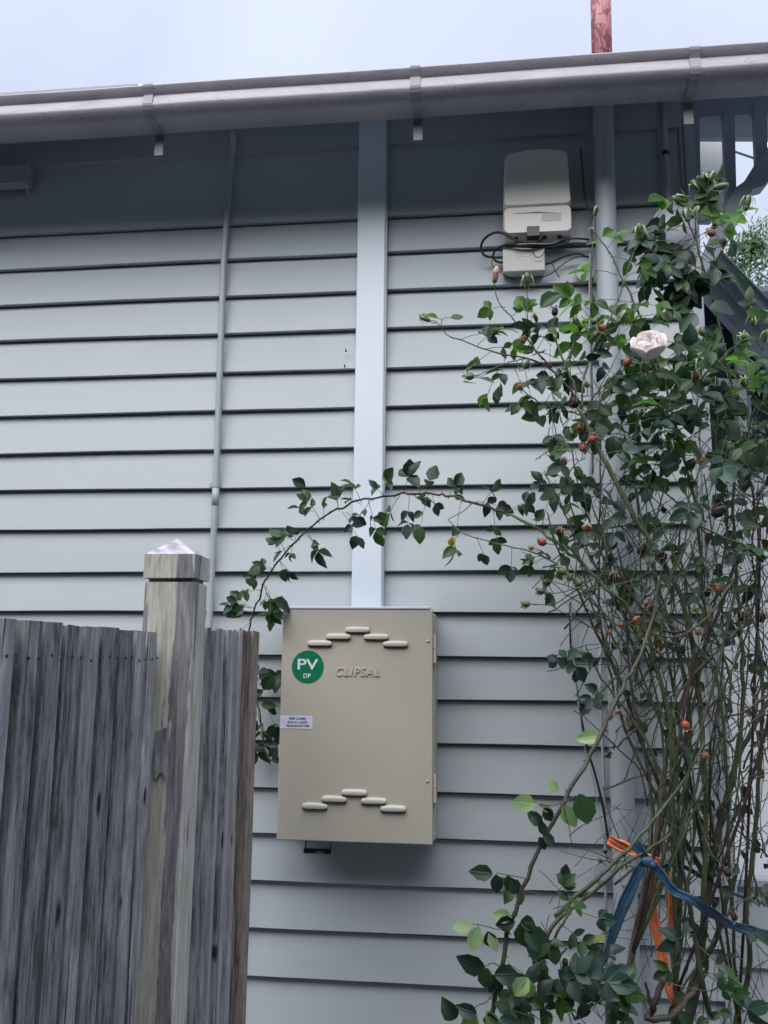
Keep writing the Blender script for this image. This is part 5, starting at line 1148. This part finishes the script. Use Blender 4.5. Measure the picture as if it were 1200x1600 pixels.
# buds with folded sepals at the tips
BUDM = mk(MB().ball((0, 0, .012), .0085, .0085, .0165, 12, 8, .02), 'flower_bud', M_hipg); BUDP = mk(MB().ball((0, 0, .016), .0095, .0095, .021, 12, 8, .02), 'flower_bud', M_petb)
def bud(px, py, Y, ang, sc_, kind='n', sep='p'):
    p_ = at(px, py, Y=Y); a_ = rad(ang); d = (RV*math.cos(a_) + UV_*math.sin(a_) + FV*random.uniform(-.3, .1)).normalized()
    o = inst('flower_bud', BUDP if kind == 'p' else BUDM, bush, Matrix.Translation(p_) @ orient(d) @ Matrix.Scale(sc_, 4))
    s_ = bpy.data.objects.new('sepals', random.choice(SEP[sep])); COL.objects.link(s_); s_.parent = o; s_.location = (0, 0, .017)
    c_ = bpy.data.objects.new('calyx', HIP['n']); COL.objects.link(c_); c_.parent = o; c_.scale = (.72, .72, .8)
    nb = nearest(p_ - d*.02)
    if nb is not None and (nb-p_).length > .012: TW.tube([p_ - d*.004, p_ - d*.018, nb], [.0012, .0012, .0014], 5, caps=False)
    return o
o = bud(773, 438, -.58, 82, 1.0, 'p', 's'); o['label'] = 'closed pink tipped bud'
for q in [(823, 446, -.6, 90, 1.15), (1100, 290, -.45, 95, 1.3), (1108, 283, -.46, 60, 1.1), (1119, 293, -.47, 10, 1.2), (1066, 318, -.48, 150, 1.25), (1166, 324, -.5, 80, 1.2), (1074, 342, -.5, 100, 1.1), (1083, 336, -.5, 60, 1.0), (930, 334, -.5, 80, .8), (1000, 370, -.55, 100, 1.25), (905, 512, -.6, 110, 1.2), (967, 502, -.6, 60, 1.2), (668, 500, -.56, 150, .9), (1090, 296, -.45, 130, 1.1), (925, 364, -.5, 100, .6), (1195, 530, -.55, 80, .9), (838, 500, -.6, 110, .7)]: bud(*q)
bud(421, 1180, -.11, -40, 1.0, 'p', 's')
# the open bloom
fl_ = bpy.data.objects.new('flower', None); COL.objects.link(fl_); fl_.parent = bush
fc = at(1014, 546, Y=-.68); fl_.location = fc - BO; fl_['label'] = 'large open pale pink bloom'
def petal(R_, a_, open_, w_, h_):
    vs = []; fs = []; nu, nv = 7, 6
    for i in range(nv+1):
        v = i/nv; rr_ = R_*(.30 + .70*math.sin(min(1, v*1.15)*math.pi*.5)) * (1 + open_*v*v)
        z = -h_*.45 + h_*v - (h_*.22*max(0, v-.75)*4*max(0, open_)*1.6)
        for j in range(nu+1):
            u = (j/nu-.5)*2; wv = w_*(.45+.75*math.sin(math.pi*min(.98, .18+v*.55)))
            th = a_ + u*wv; k = 1 + .05*u*u
            vs.append((rr_*k*math.cos(th), rr_*k*math.sin(th), z - abs(u)**3*h_*.20*v + random.uniform(-.0006, .0006)))
    for i in range(nv):
        for j in range(nu): fs.append((i*(nu+1)+j, i*(nu+1)+j+1, (i+1)*(nu+1)+j+1, (i+1)*(nu+1)+j))
    return MB().add(vs, fs)
Qf = (RV*-.25 + UV_*.75 - FV*.62).to_track_quat('Z', 'Y').to_matrix()
for ring_i, (R_, n_, op, h_) in enumerate(((.011, 3, .0, .050), (.019, 4, -.10, .056), (.0265, 5, -.12, .060), (.033, 5, -.02, .060), (.0375, 5, .10, .054))):
    for i in range(n_):
        mb = petal(R_, 2*math.pi*i/n_ + ring_i*.7 + random.uniform(-.15, .15), op, .62 if n_ > 3 else 1.0, h_)
        mb.v = [tuple(Qf @ Vector(v)) for v in mb.v]
        o = mb.build('petal', M_pet, fl_, smooth=True, local=True); sm_ = o.modifiers.new('s', 'SOLIDIFY'); sm_.thickness = .0006
TW.tube([fc - Qf @ Vector((0, 0, .018)), at(1022, 575, Y=-.60), at(1036, 600, Y=-.5)], [.003, .002, .0022], 6)
sepm = sepals(5, .026, .003, .9, 3, .4); sepm.v = [tuple(Qf @ (Vector(v) - Vector((0, 0, .018)))) for v in sepm.v]; sepm.build('sepals', M_sep, fl_, local=True)
# spent bloom petals just under it
for _ in range(5): sleaf(1012+random.uniform(-8, 10), 566+random.uniform(-2, 6), -.6, random.uniform(230, 310), 16, 'w')

# twigs as stuff, then the leaves: 300 biggest one by one, the rest in one mesh
for mb_, nm, mt in ((twigs, 'thin_canes', M_cane), (twb, 'dry_twigs', M_caneb), (TW, 'leaf_stalks', M_caneg)):
    o = mb_.build(nm, mt, bush, smooth=True); o['kind'] = 'stuff'
def pix(p):
    v = p - CAM; zf = v.dot(FV); return 600 + F_PX*v.dot(RV)/zf, 800 - F_PX*v.dot(UV_)/zf, zf
sc2 = []
for i, (M_, kd, vr, s_) in enumerate(leaves):
    c = M_ @ Vector((0, .5, 0)); x, y, z = pix(c); n_ = (M_.to_3x3() @ Vector((0, 0, 1))).normalized()
    vis = 1 if (5 < x < 1195 and 5 < y < 1595) else 0
    sc2.append((vis * (s_/z) * (.35+abs(n_.dot(FV))), i))
sc2.sort(reverse=True); big = set(i for _, i in sc2[:300])
rest = {}
for i, (M_, kd, vr, s_) in enumerate(leaves):
    me, vs, fs, uv = LEAF[kd][vr]
    if i in big: inst('leaf', me, bush, M_)
    else:
        mb = rest.setdefault('x', (MB(), []))
        n0_ = len(mb[0].v); mb[0].add([M_ @ Vector(v) for v in vs], fs)
        if mb[0].uv is None: mb[0].uv = []
        mb[0].uv += uv; mb[1].extend([kd]*len(fs))
mb, kds = rest['x']
order = 'gdbtpyw'
o = mb.build('foliage', LM['g'], bush, smooth=True)
for k in order[1:]: o.data.materials.append(LM[k])
o.data.polygons.foreach_set('material_index', [order.index(k) for k in kds]); o['kind'] = 'stuff'
print('leaves', len(leaves))

# ------------------------------------------------------------------ ties round the canes
def ribbon(pts, mat, name, parent, flatv=None):
    P_ = smooth_path([tuple(at(x, y, Y=yy)) + (w_,) for x, y, yy, w_ in pts], 6)
    kw = 1.75 if mat is M_org else 1.15
    r = [w_*kw for *_, w_ in P_]; pos = [Vector(q[:3]) for q in P_]; nc = 9; vs = []; fs = []
    for i, p_ in enumerate(pos):
        t_ = (pos[min(i+1, len(pos)-1)] - pos[max(i-1, 0)]).normalized()
        n_ = t_.cross(Vector((0, 1, .45*math.sin(i*.21)))).normalized(); b_ = t_.cross(n_)
        for j in range(nc):
            u = j/(nc-1)*2-1; fold = .20*math.sin(j*1.9 + i*.10) + .16*math.sin(j*3.3 - i*.17) + .35*(u*u)
            vs.append(p_ + n_*u*r[i]*(1+.06*math.sin(i*.8)) + b_*fold*r[i])
    for i in range(len(pos)-1):
        for j in range(nc-1): fs.append((i*nc+j, i*nc+j+1, (i+1)*nc+j+1, (i+1)*nc+j))
    o = MB().add(vs, fs).build(name, mat, parent, smooth=True)
    m2_ = o.modifiers.new('s', 'SOLIDIFY'); m2_.thickness = .0012; return o
bt = thing('blue_tie', tuple(at(1010, 1345, Y=-.60)), 'blue stretchy fabric tie knotted round the rose canes', 'plant tie')
ribbon([(1012, 1342, -.62, .006), (1002, 1350, -.625, .0085), (992, 1372, -.625, .0105), (978, 1405, -.62, .0110), (964, 1440, -.61, .0100), (953, 1475, -.60, .0080), (944, 1500, -.595, .0050), (940, 1512, -.59, .0020)], M_blue, 'tail', bt)
ribbon([(1012, 1345, -.62, .007), (1003, 1332, -.625, .009), (993, 1316, -.625, .009), (989, 1304, -.62, .002)], M_blue, 'tail', bt)
ribbon([(1008, 1342, -.62, .0075), (1025, 1355, -.625, .0080), (1038, 1372, -.625, .0078), (1052, 1392, -.62, .0080), (1075, 1403, -.61, .0085), (1095, 1415, -.58, .0095), (1120, 1430, -.54, .0105), (1140, 1442, -.48, .0095), (1165, 1452, -.42, .0100), (1190, 1460, -.38, .0110), (1230, 1470, -.36, .010)], M_blue, 'band', bt)
ribbon([(1020, 1358, -.60, .004), (1060, 1350, -.48, .005), (1110, 1378, -.36, .004), (1135, 1392, -.33, .0038), (1180, 1410, -.32, .0036)], M_blue, 'back_band', bt)
kp = at(1012, 1346, Y=-.625)
MB().ball(kp, .014, .011, .012, 14, 9, .12).ball(kp + Vector((.008, -.004, -.006)), .009, .009, .008, 12, 8, .1).build('knot', M_blue, bt, smooth=True)
ot = thing('orange_tie', tuple(at(1035, 1450, Y=-.5)), 'orange tape strips hanging among the rose canes', 'plant tie')
ribbon([(951, 1311, -.56, .0065), (962, 1316, -.565, .0082), (978, 1324, -.57, .0070), (995, 1333, -.57, .0045), (1015, 1340, -.57, .0040), (1034, 1348, -.56, .0045)], M_org, 'strip', ot)
ribbon([(1024, 1352, -.50, .0045), (1020, 1385, -.50, .0055), (1018, 1415, -.50, .0065), (1024, 1450, -.50, .0068), (1033, 1490, -.50, .0070), (1041, 1525, -.50, .0065), (1047, 1556, -.50, .0040), (1058, 1578, -.49, .005), (1070, 1600, -.48, .006), (1085, 1660, -.47, .006)], M_org, 'strip', ot)
ribbon([(1043, 1362, -.46, .0040), (1049, 1400, -.46, .0052), (1050, 1440, -.46, .0052), (1046, 1472, -.46, .0030)], M_org, 'strip', ot)
# small fixings and blemishes on the boards
for x, y, lb in ((541, 549, 'upper of two tiny dark hooks fixed in the boards left of the duct'), (539, 573, 'lower of two tiny dark hooks fixed in the boards left of the duct')):
    p_ = at(x, y, Y=-.03)
    tag(MB().tube([p_, p_+Vector((0, -.010, -.004)), p_+Vector((0, -.012, .006))], [.003, .0022, .001], 6).build('cup_hook', M_blackp), lb, 'hook', 'tiny hooks in the boards')
